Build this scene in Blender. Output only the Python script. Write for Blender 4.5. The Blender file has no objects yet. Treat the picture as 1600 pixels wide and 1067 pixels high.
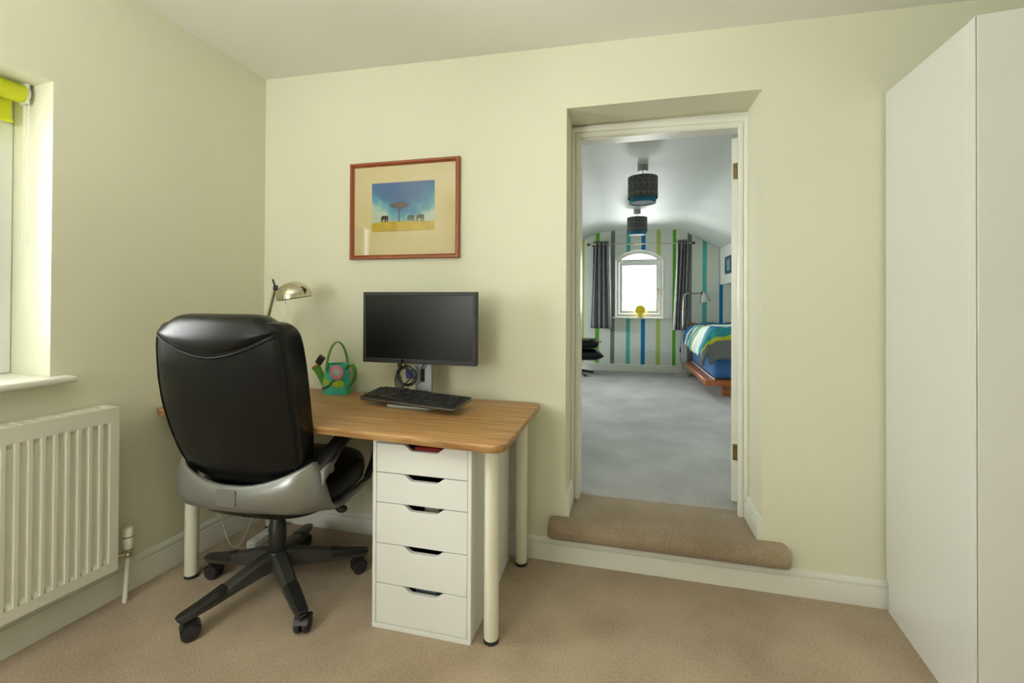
import bpy, bmesh, math, random
from math import sin, cos, pi, radians
from mathutils import Vector, Matrix
random.seed(7)
C = bpy.context.scene.collection
SC = bpy.context.scene

# ------------------------------------------------------------------ camera
cam_d = bpy.data.cameras.new('camera')
cam_d.sensor_width = 36.0
cam_d.lens = 700.0 / 1600.0 * 36.0
cam_d.shift_y = -66.555 / 1600.0
cam_d.clip_start = 0.02
cam = bpy.data.objects.new('camera', cam_d)
C.objects.link(cam)
YAW, PIT, ROLL = .24234, .0073, .005
f = Vector((-sin(YAW) * cos(PIT), cos(YAW) * cos(PIT), sin(PIT)))
r = Vector((cos(YAW), sin(YAW), 0))
u = r.cross(f)
r2 = r * cos(ROLL) + u * sin(ROLL)
u2 = u * cos(ROLL) - r * sin(ROLL)
M = Matrix((r2, u2, -f)).transposed().to_4x4()
M.translation = Vector((1.9416, -2.0942, 1.2025))
cam.matrix_world = M
SC.camera = cam

# ------------------------------------------------------------------ render look, sky, daylight
SC.view_settings.view_transform = 'Standard'
SC.view_settings.look = 'None'
SC.view_settings.gamma = 1.0
SC.view_settings.use_curve_mapping = False
SC.view_settings.exposure = 0.16
w = bpy.data.worlds.new('overcast_sky')
SC.world = w
w.use_nodes = True
bg = w.node_tree.nodes['Background']
bg.inputs['Color'].default_value = (.95, .98, 1.0, 1)
bg.inputs['Strength'].default_value = 5.0

WB = .0788                       # the side walls are not quite square to the back wall
LN = Vector((cos(WB), -sin(WB), 0))          # left wall normal, into the room
LD = Vector((-sin(WB), -cos(WB), 0))         # along the left wall, towards the camera


def area(name, loc, direction, sx, sy, power, col=(1, 1, 1), spread=pi):
    d = bpy.data.lights.new(name, 'AREA')
    d.shape = 'RECTANGLE'
    d.size, d.size_y = sx, sy
    d.energy = power
    d.color = col
    d.spread = spread
    o = bpy.data.objects.new(name, d)
    o.location = loc
    o.rotation_euler = Vector(direction).to_track_quat('-Z', 'Z').to_euler()
    C.objects.link(o)
    return o


def LP(s, n, z):                 # a point by its run along the left wall, its distance into the room, its height
    v = LD * s + LN * n
    return Vector((v.x, v.y, z))


# daylight through the windows, plus one added fill lamp
area('daylight_side_window', LP(1.36, -.42, 1.40), LN + Vector((0, 0, .02)), 1.1, 1.1, 62, (.985, 1, .97))
area('daylight_rear_window', (.35, -4.25, 1.45), (.15, 1, 0), 1.2, 1.1, 18, (1, .995, .96))
area('added_bounce_fill', (.75, -2.75, 1.7), (0, .2, 1), .5, .5, 31, (1, .99, .95))  # unseen fill added behind the camera, bounced off the ceiling
area('daylight_far_window', (2.175, 4.98, 1.45), (0, -1, -.15), .6, .9, 45, (.96, 1, .98))
area('daylight_bedroom_left', (-.95, 3.6, 1.60), (1, .24, -.18), 1.1, 1.0, 270, (.95, 1, .98))
area('daylight_bedroom_near', (-.95, 1.5, 1.55), (1, .1, -.40), 1.0, 1.0, 72, (.95, 1, .98))


# ------------------------------------------------------------------ helpers
def lin(c):
    return tuple((x / 12.92 if x <= .04045 else ((x + .055) / 1.055) ** 2.4) for x in c)


def hexc(h):
    return lin(tuple(int(h[i:i + 2], 16) / 255 for i in (0, 2, 4)))


MATS = {}


def mat(name, col, rough=.5, metal=0., vary=.05, scale=8., bump=0., bscale=40., coat=0., spec=.5, stretch=(1, 1, 1), col2=None, sheen=0., detail=4.):
    if name in MATS:
        return MATS[name]
    if isinstance(col, str):
        col = hexc(col)
    m = bpy.data.materials.new(name)
    m.use_nodes = True
    nt = m.node_tree
    b = nt.nodes['Principled BSDF']
    b.inputs['Roughness'].default_value = rough
    b.inputs['Metallic'].default_value = metal
    b.inputs['Specular IOR Level'].default_value = spec
    b.inputs['Coat Weight'].default_value = coat
    b.inputs['Coat Roughness'].default_value = .08
    if sheen:
        b.inputs['Sheen Weight'].default_value = sheen
    tc = nt.nodes.new('ShaderNodeTexCoord')
    mp = nt.nodes.new('ShaderNodeMapping')
    mp.inputs['Scale'].default_value = stretch
    nt.links.new(tc.outputs['Object'], mp.inputs['Vector'])
    n = nt.nodes.new('ShaderNodeTexNoise')
    n.inputs['Scale'].default_value = scale
    n.inputs['Detail'].default_value = detail
    nt.links.new(mp.outputs['Vector'], n.inputs['Vector'])
    cr = nt.nodes.new('ShaderNodeValToRGB')
    if col2 is None:
        a = tuple(max(0, c * (1 - vary)) for c in col)
        bb = tuple(min(1, c * (1 + vary)) for c in col)
    else:
        a, bb = col, (hexc(col2) if isinstance(col2, str) else col2)
    cr.color_ramp.elements[0].position = .3
    cr.color_ramp.elements[1].position = .7
    cr.color_ramp.elements[0].color = (*a, 1)
    cr.color_ramp.elements[1].color = (*bb, 1)
    nt.links.new(n.outputs['Fac'], cr.inputs['Fac'])
    nt.links.new(cr.outputs['Color'], b.inputs['Base Color'])
    if bump:
        n2 = nt.nodes.new('ShaderNodeTexNoise')
        n2.inputs['Scale'].default_value = bscale
        n2.inputs['Detail'].default_value = 3
        nt.links.new(mp.outputs['Vector'], n2.inputs['Vector'])
        bp = nt.nodes.new('ShaderNodeBump')
        bp.inputs['Strength'].default_value = bump
        bp.inputs['Distance'].default_value = .01
        nt.links.new(n2.outputs['Fac'], bp.inputs['Height'])
        nt.links.new(bp.outputs['Normal'], b.inputs['Normal'])
    MATS[name] = m
    return m


def glass_mat():
    m = bpy.data.materials.new('window_glass')
    m.use_nodes = True
    nt = m.node_tree
    nt.nodes.clear()
    out = nt.nodes.new('ShaderNodeOutputMaterial')
    mx = nt.nodes.new('ShaderNodeMixShader')
    tr = nt.nodes.new('ShaderNodeBsdfTransparent')
    gl = nt.nodes.new('ShaderNodeBsdfGlossy')
    gl.inputs['Roughness'].default_value = .01
    fr = nt.nodes.new('ShaderNodeFresnel')
    fr.inputs['IOR'].default_value = 1.45
    nt.links.new(fr.outputs['Fac'], mx.inputs['Fac'])
    nt.links.new(tr.outputs['BSDF'], mx.inputs[1])
    nt.links.new(gl.outputs['BSDF'], mx.inputs[2])
    nt.links.new(mx.outputs['Shader'], out.inputs['Surface'])
    return m


def obj(name, bm, m, parent=None, smooth=True, bevel=0., bseg=2, sub=0, solid=0., loc=None, rot=None, angle=40):
    bmesh.ops.recalc_face_normals(bm, faces=bm.faces[:])
    me = bpy.data.meshes.new(name)
    bm.to_mesh(me)
    bm.free()
    me.materials.append(m)
    if smooth:
        for p in me.polygons:
            p.use_smooth = True
        try:
            me.set_sharp_from_angle(angle=radians(angle))
        except Exception:
            pass
    o = bpy.data.objects.new(name, me)
    C.objects.link(o)
    if parent is not None:
        o.parent = parent
    if loc is not None:
        o.location = loc
    if rot is not None:
        o.rotation_euler = rot
    if solid:
        s = o.modifiers.new('thickness', 'SOLIDIFY')
        s.thickness = solid
        s.offset = 0
    if bevel:
        b = o.modifiers.new('bevel', 'BEVEL')
        b.width = bevel
        b.segments = bseg
        b.limit_method = 'ANGLE'
        b.angle_limit = radians(35)
        b.harden_normals = False
    if sub:
        s = o.modifiers.new('subdivision', 'SUBSURF')
        s.levels = s.render_levels = sub
    return o


def tag(o, label, cat, group=None):
    o['label'] = label
    o['category'] = cat
    if group:
        o['group'] = group
    return o


def thing(name, label, cat, loc=(0, 0, 0), rotz=0., group=None):
    o = bpy.data.objects.new(name, None)
    o.empty_display_size = .05
    C.objects.link(o)
    o.location = loc
    o.rotation_euler = (0, 0, rotz)
    return tag(o, label, cat, group)


def struct(o):
    o['kind'] = 'structure'
    return o


def B():
    return bmesh.new()


def box(bm, x0, x1, y0, y1, z0, z1, mtx=None):
    v = [bm.verts.new(p) for p in ((x0, y0, z0), (x1, y0, z0), (x1, y1, z0), (x0, y1, z0), (x0, y0, z1), (x1, y0, z1), (x1, y1, z1), (x0, y1, z1))]
    for q in ((3, 2, 1, 0), (4, 5, 6, 7), (0, 1, 5, 4), (1, 2, 6, 5), (2, 3, 7, 6), (3, 0, 4, 7)):
        bm.faces.new([v[i] for i in q])
    if mtx is not None:
        for a in v:
            a.co = mtx @ a.co
    return bm


def bxo(name, m, dims, parent=None, bevel=0., **k):
    return obj(name, box(B(), *dims), m, parent, smooth=bool(bevel), bevel=bevel, **k)


def prism(bm, pts, d, mtx=None):
    """pts: list of 3d points (planar), d: extrusion vector"""
    d = Vector(d)
    a = [bm.verts.new(Vector(p)) for p in pts]
    b = [bm.verts.new(Vector(p) + d) for p in pts]
    n = len(pts)
    bm.faces.new(a[::-1])
    bm.faces.new(b)
    for i in range(n):
        bm.faces.new((a[i], a[(i + 1) % n], b[(i + 1) % n], b[i]))
    if mtx is not None:
        for q in a + b:
            q.co = mtx @ q.co
    return bm


def catmull(pts, n=8, closed=False):
    pts = [Vector(p) for p in pts]
    out = []
    N = len(pts)
    rng = range(N if closed else N - 1)
    for i in rng:
        p1, p2 = pts[i], pts[(i + 1) % N]
        p0 = pts[i - 1] if (i > 0 or closed) else p1 + (p1 - p2)
        p3 = pts[(i + 2) % N] if (i + 2 < N or closed) else p2 + (p2 - p1)
        for k in range(n):
            t = k / n
            out.append(.5 * ((2 * p1) + (-p0 + p2) * t + (2 * p0 - 5 * p1 + 4 * p2 - p3) * t * t + (-p0 + 3 * p1 - 3 * p2 + p3) * t ** 3))
    if not closed:
        out.append(pts[-1])
    return out


def loft(bm, rings, closed=True, caps=True, loop=False):
    vs = [[bm.verts.new(Vector(p)) for p in rg] for rg in rings]
    n = len(rings[0])
    m = len(rings)
    for i in range(m if loop else m - 1):
        a, b = vs[i], vs[(i + 1) % m]
        for j in range(n if closed else n - 1):
            k = (j + 1) % n
            bm.faces.new((a[j], a[k], b[k], b[j]))
    if caps and not loop and closed:
        bm.faces.new(vs[0][::-1])
        bm.faces.new(vs[-1])
    return bm


def tube(bm, pts, rad, seg=8, smooth=0, closed=False, caps=True):
    pts = catmull(pts, smooth, closed) if smooth else [Vector(p) for p in pts]
    n = len(pts)
    rings = []
    up = None
    for i, p in enumerate(pts):
        if closed:
            t = pts[(i + 1) % n] - pts[i - 1]
        else:
            t = pts[min(i + 1, n - 1)] - pts[max(i - 1, 0)]
        if t.length < 1e-9:
            t = Vector((0, 0, 1))
        t.normalize()
        if up is None:
            up = Vector((0, 0, 1)) if abs(t.z) < .9 else Vector((1, 0, 0))
        x = t.cross(up)
        if x.length < 1e-6:
            x = t.cross(Vector((0, 1, 0)))
        x.normalize()
        up = x.cross(t)
        rr = rad[i] if isinstance(rad, (list, tuple)) and len(rad) == n else (rad if not isinstance(rad, (list, tuple)) else rad[0] + (rad[-1] - rad[0]) * i / (n - 1))
        rings.append([p + (x * cos(2 * pi * k / seg) + up * sin(2 * pi * k / seg)) * rr for k in range(seg)])
    return loft(bm, rings, True, caps, closed)


def lathe(bm, prof, seg=24, mtx=None, caps=True):
    """prof: list of (r,z)"""
    rings = [[Vector((max(rr, 1e-4) * cos(2 * pi * k / seg), max(rr, 1e-4) * sin(2 * pi * k / seg), z)) for k in range(seg)] for rr, z in prof]
    if mtx is not None:
        rings = [[mtx @ p for p in rg] for rg in rings]
    return loft(bm, rings, True, caps)


def cyl(bm, p0, p1, r0, r1=None, seg=16):
    p0, p1 = Vector(p0), Vector(p1)
    return tube(bm, [p0, p1], [r0, r0 if r1 is None else r1], seg)


def sup(a, b, e, n=32):
    """superellipse outline in 2d"""
    out = []
    for k in range(n):
        t = 2 * pi * k / n
        c, s = cos(t), sin(t)
        out.append((a * math.copysign(abs(c) ** (2 / e), c), b * math.copysign(abs(s) ** (2 / e), s)))
    return out


def rrect(x0, x1, y0, y1, rad, n=5):
    out = []
    for cx, cy, a0 in ((x1 - rad, y1 - rad, 0), (x0 + rad, y1 - rad, 90), (x0 + rad, y0 + rad, 180), (x1 - rad, y0 + rad, 270)):
        for k in range(n + 1):
            a = radians(a0 + 90 * k / n)
            out.append((cx + rad * cos(a), cy + rad * sin(a)))
    return out


# ------------------------------------------------------------------ materials
WALL = mat('cream_wall_paint', (.782, .782, .607), .85, vary=.012, scale=2.5, bump=.06, bscale=160)
CEIL = mat('off_white_ceiling_paint', (.84, .845, .76), .9, vary=.012, scale=2)
GLOSSW = mat('white_gloss_paint', (.80, .80, .72), .35, vary=.015, scale=6)
WHITE = mat('white_lacquer', (.83, .84, .82), .30, vary=.01, scale=4)
WARD = mat('white_high_gloss_lacquer', (.78, .79, .76), .12, vary=.008, scale=3, coat=.3)
UPVC = mat('white_window_frame', (.86, .87, .84), .35, vary=.01)
RADI = mat('cream_white_radiator_enamel', (.80, .79, .67), .35, vary=.012)
CREAM_METAL = mat('cream_white_tube_metal', (.80, .78, .64), .35, vary=.012)
GLASS = glass_mat()
BLACKP = mat('black_plastic', (.018, .018, .019), .4, vary=.15)
BLACKM = mat('black_matt_plastic', (.022, .022, .024), .55, vary=.15)
LEATHER = mat('black_leather', (.0055, .0058, .0062), .27, vary=.2, scale=30, bump=.12, bscale=260, spec=.30)
SILVER = mat('silver_plastic', (.31, .32, .31), .30, metal=.6, vary=.05)
GREYP = mat('dark_grey_plastic', (.070, .070, .064), .42, metal=.3, vary=.06)
CHROME = mat('brushed_nickel', (.62, .58, .47), .14, metal=1., vary=.04)
BRASS = mat('aged_brass', (.20, .145, .06), .45, metal=.8, vary=.3, scale=60)
COPPER = mat('copper_tube', (.42, .22, .12), .3, metal=1., vary=.1)


def carpet(name, a, b, scale=170.):
    m = bpy.data.materials.new(name)
    m.use_nodes = True
    nt = m.node_tree
    bs = nt.nodes['Principled BSDF']
    bs.inputs['Roughness'].default_value = 1
    bs.inputs['Specular IOR Level'].default_value = .1
    bs.inputs['Sheen Weight'].default_value = .25
    tc = nt.nodes.new('ShaderNodeTexCoord')
    n1 = nt.nodes.new('ShaderNodeTexNoise')
    n1.inputs['Scale'].default_value = scale
    n1.inputs['Detail'].default_value = 3
    n1.inputs['Roughness'].default_value = .7
    n2 = nt.nodes.new('ShaderNodeTexNoise')
    n2.inputs['Scale'].default_value = 3.2
    n2.inputs['Detail'].default_value = 5
    for n in (n1, n2):
        nt.links.new(tc.outputs['Object'], n.inputs['Vector'])
    mx = nt.nodes.new('ShaderNodeMath')
    mx.operation = 'MULTIPLY_ADD'
    mx.inputs[1].default_value = .38
    nt.links.new(n2.outputs['Fac'], mx.inputs[0])
    ad = nt.nodes.new('ShaderNodeMath')
    ad.operation = 'MULTIPLY'
    ad.inputs[1].default_value = .62
    nt.links.new(n1.outputs['Fac'], ad.inputs[0])
    nt.links.new(ad.outputs[0], mx.inputs[2])
    cr = nt.nodes.new('ShaderNodeValToRGB')
    cr.color_ramp.elements[0].position = .36
    cr.color_ramp.elements[1].position = .64
    cr.color_ramp.elements[0].color = (*a, 1)
    cr.color_ramp.elements[1].color = (*b, 1)
    nt.links.new(mx.outputs[0], cr.inputs['Fac'])
    nt.links.new(cr.outputs['Color'], bs.inputs['Base Color'])
    bp = nt.nodes.new('ShaderNodeBump')
    bp.inputs['Strength'].default_value = .8
    bp.inputs['Distance'].default_value = .006
    nt.links.new(n1.outputs['Fac'], bp.inputs['Height'])
    nt.links.new(bp.outputs['Normal'], bs.inputs['Normal'])
    return m


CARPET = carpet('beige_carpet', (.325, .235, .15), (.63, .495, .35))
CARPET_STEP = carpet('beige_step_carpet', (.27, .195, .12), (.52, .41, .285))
CARPET_GREY = carpet('grey_carpet', (.31, .315, .315), (.60, .61, .60), 120.)


def bamboo():
    m = bpy.data.materials.new('bamboo_strips')
    m.use_nodes = True
    nt = m.node_tree
    bs = nt.nodes['Principled BSDF']
    bs.inputs['Roughness'].default_value = .42
    tc = nt.nodes.new('ShaderNodeTexCoord')
    mp = nt.nodes.new('ShaderNodeMapping')
    mp.inputs['Scale'].default_value = (3.2, 95, 95)
    n = nt.nodes.new('ShaderNodeTexNoise')
    n.inputs['Scale'].default_value = 1.
    n.inputs['Detail'].default_value = 4
    cr = nt.nodes.new('ShaderNodeValToRGB')
    cr.color_ramp.elements[0].position = .32
    cr.color_ramp.elements[1].position = .68
    cr.color_ramp.elements[0].color = (.30, .145, .05, 1)
    cr.color_ramp.elements[1].color = (.56, .33, .13, 1)
    nt.links.new(tc.outputs['Object'], mp.inputs['Vector'])
    nt.links.new(mp.outputs['Vector'], n.inputs['Vector'])
    nt.links.new(n.outputs['Fac'], cr.inputs['Fac'])
    nt.links.new(cr.outputs['Color'], bs.inputs['Base Color'])
    return m


BAMBOO = bamboo()


# ------------------------------------------------------------------ setting: the study
def ceil_z(x, y):
    return 2.441 - .0203 * x - .0377 * y


bm = B()
box(bm, -1.2, 5.2, -4.6, 0.31, -.12, 0)
struct(obj('floor', bm, CARPET, smooth=False))

bm = B()
pts = [(-1.0, .02), (4.6, .02), (4.6, -4.4), (-1.0, -4.4)]
prism(bm, [(x, y, ceil_z(x, y)) for x, y in pts], (0, 0, .08))
struct(obj('ceiling', bm, CEIL, smooth=False))


def wall_cells(bm, us, zs, hole, mk):
    """boxes for every cell of the us x zs grid that is not a hole; mk(u0,u1,z0,z1) adds one box"""
    for i in range(len(us) - 1):
        for j in range(len(zs) - 1):
            if not hole(.5 * (us[i] + us[i + 1]), .5 * (zs[j] + zs[j + 1])):
                mk(us[i], us[i + 1], zs[j], zs[j + 1])


# back wall with the deep doorway
DL, DR, DH, SZ = 1.684, 2.514, 2.112, .195
bm = B()
us = [-.4, DL, DR, 4.6]
zs = [-.05, SZ - .003, DH, 2.75]
wall_cells(bm, us, zs, lambda a, z: DL < a < DR and SZ < z < DH, lambda a, b, c, d: box(bm, a, b, 0, .285, c, d))
struct(obj('wall_back', bm, WALL, smooth=False))

# left wall with the window recess
WS0, WS1, WZ0, WZ1 = .921, 1.80, .925, 1.998
LM = Matrix(((LD.x, -LN.x, 0, 0), (LD.y, -LN.y, 0, 0), (0, 0, 1, 0), (0, 0, 0, 1)))   # (run, outward, up)
bm = B()
wall_cells(bm, [0.0, WS0, WS1, 4.5], [-.05, WZ0, WZ1, 2.75], lambda a, z: WS0 < a < WS1 and WZ0 < z < WZ1,
           lambda a, b, c, d: box(bm, a, b, 0, .34, c, d, LM))
struct(obj('wall_left', bm, WALL, smooth=False))

# right wall and rear wall (behind the camera), rear wall with a window
bm = B()
RM = Matrix(((LD.x, LN.x, 0, 3.92), (LD.y, LN.y, 0, 0), (0, 0, 1, 0), (0, 0, 0, 1)))
box(bm, -.02, 4.6, 0, .2, -.05, 2.75, RM)
struct(obj('wall_right', bm, WALL, smooth=False))
bm = B()
wall_cells(bm, [-1.0, -.25, .95, 4.4], [-.05, .85, 2.05, 2.75], lambda a, z: -.25 < a < .95 and .85 < z < 2.05,
           lambda a, b, c, d: box(bm, a, b, -4.1, -3.85, c, d))
struct(obj('wall_rear', bm, WALL, smooth=False))


def skirting(name, run, hgt, mtx, m=GLOSSW):
    """profile (out, z) swept along the run"""
    t = .018
    prof = [(0, 0), (t, 0), (t, hgt * .70), (t * .95, hgt * .72), (t * .55, hgt * .745), (t * .55, hgt * .77), (t * .82, hgt * .80), (t * .80, hgt * .86), (t * .6, hgt * .93), (t * .35, hgt * .97), (t * .3, hgt), (0, hgt)]
    bm = B()
    loft(bm, [[mtx @ Vector((s, o, z)) for o, z in prof] for s in run])
    return struct(obj(name, bm, m, angle=25))


BM_ = Matrix(((1, 0, 0, 0), (0, -1, 0, 0), (0, 0, 1, 0), (0, 0, 0, 1)))
LMI = Matrix(((LD.x, LN.x, 0, 0), (LD.y, LN.y, 0, 0), (0, 0, 1, 0), (0, 0, 0, 1)))
skirting('baseboard_back', (0.0, 3.9), .106, BM_)
skirting('baseboard_left', (0.0, 3.84), .133, LMI)

# window of the left wall: frame, casement, pane, sill
fr_n = -.235
bm = B()


def lbox(bm, s0, s1, n0, n1, z0, z1):
    return box(bm, s0, s1, -n1, -n0, z0, z1, LM)


lbox(bm, WS0, WS0 + .055, fr_n - .06, fr_n, WZ0, WZ1)
lbox(bm, WS1 - .055, WS1, fr_n - .06, fr_n, WZ0, WZ1)
lbox(bm, WS0 + .055, WS1 - .055, fr_n - .06, fr_n, WZ0, WZ0 + .05)
lbox(bm, WS0 + .055, WS1 - .055, fr_n - .06, fr_n, WZ1 - .05, WZ1)
win1 = struct(obj('window_1', bm, UPVC, smooth=True, bevel=.006))
bm = B()
a, b_ = WS0 + .06, WS1 - .06
c, d = WZ0 + .055, WZ1 - .055
for s0, s1, z0, z1 in ((a, a + .06, c, d), (b_ - .06, b_, c, d), (a + .06, b_ - .06, c, c + .06), (a + .06, b_ - .06, d - .06, d)):
    lbox(bm, s0, s1, fr_n - .045, fr_n + .015, z0, z1)
obj('window_sash', bm, UPVC, win1, bevel=.006)
bm = B()
lbox(bm, a + .055, b_ - .055, fr_n - .02, fr_n - .012, c + .055, d - .055)
obj('window_pane', bm, GLASS, win1, smooth=False)
bm = B()
prism(bm, [LP(s, n, .902) for s, n in ((WS0 - .045, .078), (WS0 - .045, .001), (WS0 + .002, .001), (WS0 + .002, fr_n), (WS1 - .002, fr_n), (WS1 - .002, .001), (WS1 + .045, .001), (WS1 + .045, .078))], (0, 0, .024))
obj('window_sill', bm, GLOSSW, win1, bevel=.010, bseg=4)

# rear window (behind the camera): plain frame and pane
bm = B()
for x0, x1, z0, z1 in ((-.25, -.19, .85, 2.05), (.89, .95, .85, 2.05), (-.19, .89, .85, .91), (-.19, .89, 1.99, 2.05), (.32, .38, .91, 1.99)):
    box(bm, x0, x1, -4.06, -4.0, z0, z1)
win3 = struct(obj('window_3', bm, UPVC, smooth=True, bevel=.005))
bm = B()
box(bm, -.19, .89, -4.035, -4.03, .91, 1.99)
obj('window_pane', bm, GLASS, win3, smooth=False)

# ------------------------------------------------------------------ doorway: step, reveal skirting, architrave, door
bm = B()
# carpeted step with a rolled nosing that runs past the opening
prof = [(.0, .118), (-.045, .118), (-.068, .128), (-.078, .150), (-.076, .178), (-.062, .197), (-.035, .204), (.0, .205)]
n = 14
x0, x1 = 1.612, 2.603
rings = []
for k, (xx, q) in enumerate(((x0, .80), (x0 + .008, .94), (x0 + .025, 1), (x1 - .025, 1), (x1 - .008, .94), (x1, .80))):
    cy, cz_ = -.03, .16
    rings.append([Vector((xx, (cy + (y - cy) * q) if y < 0 else y - .001, cz_ + (z - cz_) * q)) for y, z in prof])
loft(bm, rings)
box(bm, DL + .001, DR - .001, -.006, .281, .10, SZ + .004)
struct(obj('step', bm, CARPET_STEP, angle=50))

for nm, xw, sg in (('trim_1', DL, 1), ('trim_2', DR, -1)):
    mt = Matrix(((0, sg, 0, xw), (1, 0, 0, 0), (0, 0, 1, SZ + .005), (0, 0, 0, 1)))
    skirting(nm, (.001, .21), .105, mt)

# architrave
ay = .208


def architrave():
    bm = B()
    path_in = [(1.727, SZ + .004), (1.727, 2.048), (2.472, 2.036), (2.472, SZ + .004)]
    path_out = [(DL + .001, SZ + .004), (DL + .001, 2.100), (DR - .001, 2.088), (DR - .001, SZ + .004)]
    prof = [(0., 0.), (0., .012), (.12, .019), (.45, .019), (.52, .013), (.58, .018), (.9, .024), (1., .024), (1., 0.)]
    rings = []
    for (xi, zi), (xo, zo) in zip(path_in, path_out):
        rings.append([Vector((xi + (xo - xi) * t, ay + .024 - dpt, zi + (zo - zi) * t)) for t, dpt in prof])
    loft(bm, rings)
    return bm


struct(obj('trim_3', architrave(), GLOSSW, angle=25))
bm = B()   # jamb lining
box(bm, DL, 1.730, ay + .024, .32, SZ + .004, 2.06)
box(bm, 2.504, DR, ay + .024, .32, SZ + .004, 2.06)
box(bm, DL, DR, ay + .024, .32, 2.042, DH)
struct(obj('trim_4', bm, GLOSSW, smooth=False))

# door leaf, swung far open into the bedroom: only its hinged edge shows
dm = Matrix.Translation((2.501, .338, 0)) @ Matrix.Rotation(radians(-16), 4, 'Z')
bm = B()
box(bm, -.033, .002, 0, .74, .215, 2.03, dm)
door = struct(obj('door_1', bm, GLOSSW, smooth=True, bevel=.003))
for z in (1.862, .462):
    bm = B()
    box(bm, -.026, -.006, -.0025, .001, z - .04, z + .04, dm)
    h = obj('hinge', bm, BRASS, door, bevel=.001)
    bm = B()
    cyl(bm, dm @ Vector((-.004, -.004, z - .041)), dm @ Vector((-.004, -.004, z + .041)), .004, seg=10)
    obj('hinge_knuckle', bm, BRASS, h)
    for dz in (-.024, .024):
        bm = B()
        cyl(bm, dm @ Vector((-.017, -.0035, z + dz)), dm @ Vector((-.017, -.005, z + dz)), .0035, seg=8)
        obj('screw', bm, BRASS, h)

# ------------------------------------------------------------------ radiator
rad = thing('radiator', 'cream white ribbed panel radiator under the side window', 'radiator', LP(1.3, .055, .157))
rad.rotation_euler = (0, 0, math.atan2(LD.y, LD.x))
# local axes: x along the wall towards the camera, y into the room (flip), z up
rs0, rs1 = .757 - 1.3, 2.25 - 1.3
RH = .625
sgn = 1.0
probe = Matrix.Rotation(math.atan2(LD.y, LD.x), 3, 'Z') @ Vector((0, 1, 0))
sgn = 1.0 if probe.dot(LN) > 0 else -1.0


def rbox(bm, s0, s1, n0, n1, z0, z1):
    a, b = sorted((sgn * n0, sgn * n1))
    return box(bm, s0, s1, a, b, z0, z1)


bm = B()
pitch = .0333
nf = int((rs1 - rs0 - .05) / pitch)
front = []
zlo, zhi = .045, RH - .055
rows = [(0.0, 0), (zlo - .006, 0), (zlo + .012, 1), (zhi - .012, 1), (zhi + .006, 0), (RH, 0)]
xs = [rs0]
ds = [0]
for k in range(nf):
    c0 = rs0 + .025 + k * pitch
    for t, dd in ((0, 0), (.16, 0), (.30, .011), (.70, .011), (.84, 0)):
        xs.append(c0 + t * pitch)
        ds.append(dd)
xs.append(rs1)
ds.append(0)
grid = [[bm.verts.new((x, sgn * (.045 - dd * on), z)) for x, dd in zip(xs, ds)] for z, on in rows]
for i in range(len(rows) - 1):
    for j in range(len(xs) - 1):
        bm.faces.new((grid[i][j], grid[i][j + 1], grid[i + 1][j + 1], grid[i + 1][j]))
obj('front_panel', bm, RADI, rad, angle=30)
bm = B()
rbox(bm, rs0 + .004, rs1 - .004, -.045, .030, .012, RH - .012)
obj('back_panel', bm, RADI, rad, bevel=.004)
bm = B()
rbox(bm, rs0, rs1, -.05, .0455, RH - .004, RH + .006)
for k in range(40):
    rbox(bm, rs0 + .02 + k * .036, rs0 + .028 + k * .036, -.03, .03, RH + .006, RH + .008)
obj('top_grille', bm, RADI, rad, smooth=False)
bm = B()
rbox(bm, rs0 - .003, rs0 + .002, -.048, .043, .006, RH - .002)
obj('side_cover', bm, RADI, rad, bevel=.003)
# thermostatic valve by the end of the radiator
vx = .708 - 1.3
vb = Vector((vx, sgn * .02, 0))
bm = B()
lathe(bm, [(.016, .052), (.019, .056), (.019, .094), (.0165, .098), (.0165, .100), (.019, .103), (.0185, .128), (.015, .134), (.006, .136)], 20, Matrix.Translation(vb))
valve = obj('valve_head', bm, RADI, rad)
bm = B()
lathe(bm, [(.0167, .0965), (.0172, .0975), (.0172, .1005), (.0167, .1015)], 20, Matrix.Translation(vb))
obj('valve_ring', bm, BLACKP, valve)
bm = B()
lathe(bm, [(.011, .016), (.014, .02), (.014, .03), (.011, .034), (.013, .040), (.016, .044), (.016, .052), (.01, .053)], 12, Matrix.Translation(vb))
cyl(bm, vb + Vector((.0, 0, .026)), Vector((rs0 + .01, sgn * .0, .05)), .009, seg=10)
obj('valve_body', bm, CHROME, rad)
bm = B()
tube(bm, [vb + Vector((0, 0, .018)), vb + Vector((.004, 0, -.06)), vb + Vector((.012, sgn * .004, -.156))], .0085, 12, 4)
obj('pipe', bm, RADI, rad)

# ------------------------------------------------------------------ roller blind
YEL = mat('lime_yellow_blind_fabric', (.62, .66, .02), .7, vary=.04, scale=60)
blind = thing('roller_blind', 'lime yellow roller blind rolled up at the top of the side window', 'blind', LP(1.36, -.13, 1.958))
blind.rotation_euler = (0, 0, math.atan2(LD.y, LD.x))
b0, b1 = .946 - 1.36, 1.770 - 1.36
bm = B()
cyl(bm, (b0, 0, 0), (b1, 0, 0), .033, seg=28)
obj('roller', bm, YEL, blind)
bm = B()
box(bm, b0 + .016, b1 - .016, sgn * -.031 - .001, sgn * -.031 + .001, -.098, 0)
obj('fabric', bm, YEL, blind, smooth=False)
bm = B()
cyl(bm, (b0 + .013, sgn * -.031, -.100), (b1 - .013, sgn * -.031, -.100), .008, seg=12)
obj('hem_bar', bm, YEL, blind)
for xx, nm in ((b0 - .006, 0), (b1 + .006, 1)):
    bm = B()
    box(bm, xx - .005, xx + .005, -.022, .022, -.034, .039)
    obj('bracket', bm, UPVC, blind, bevel=.003)
bm = B()
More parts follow.
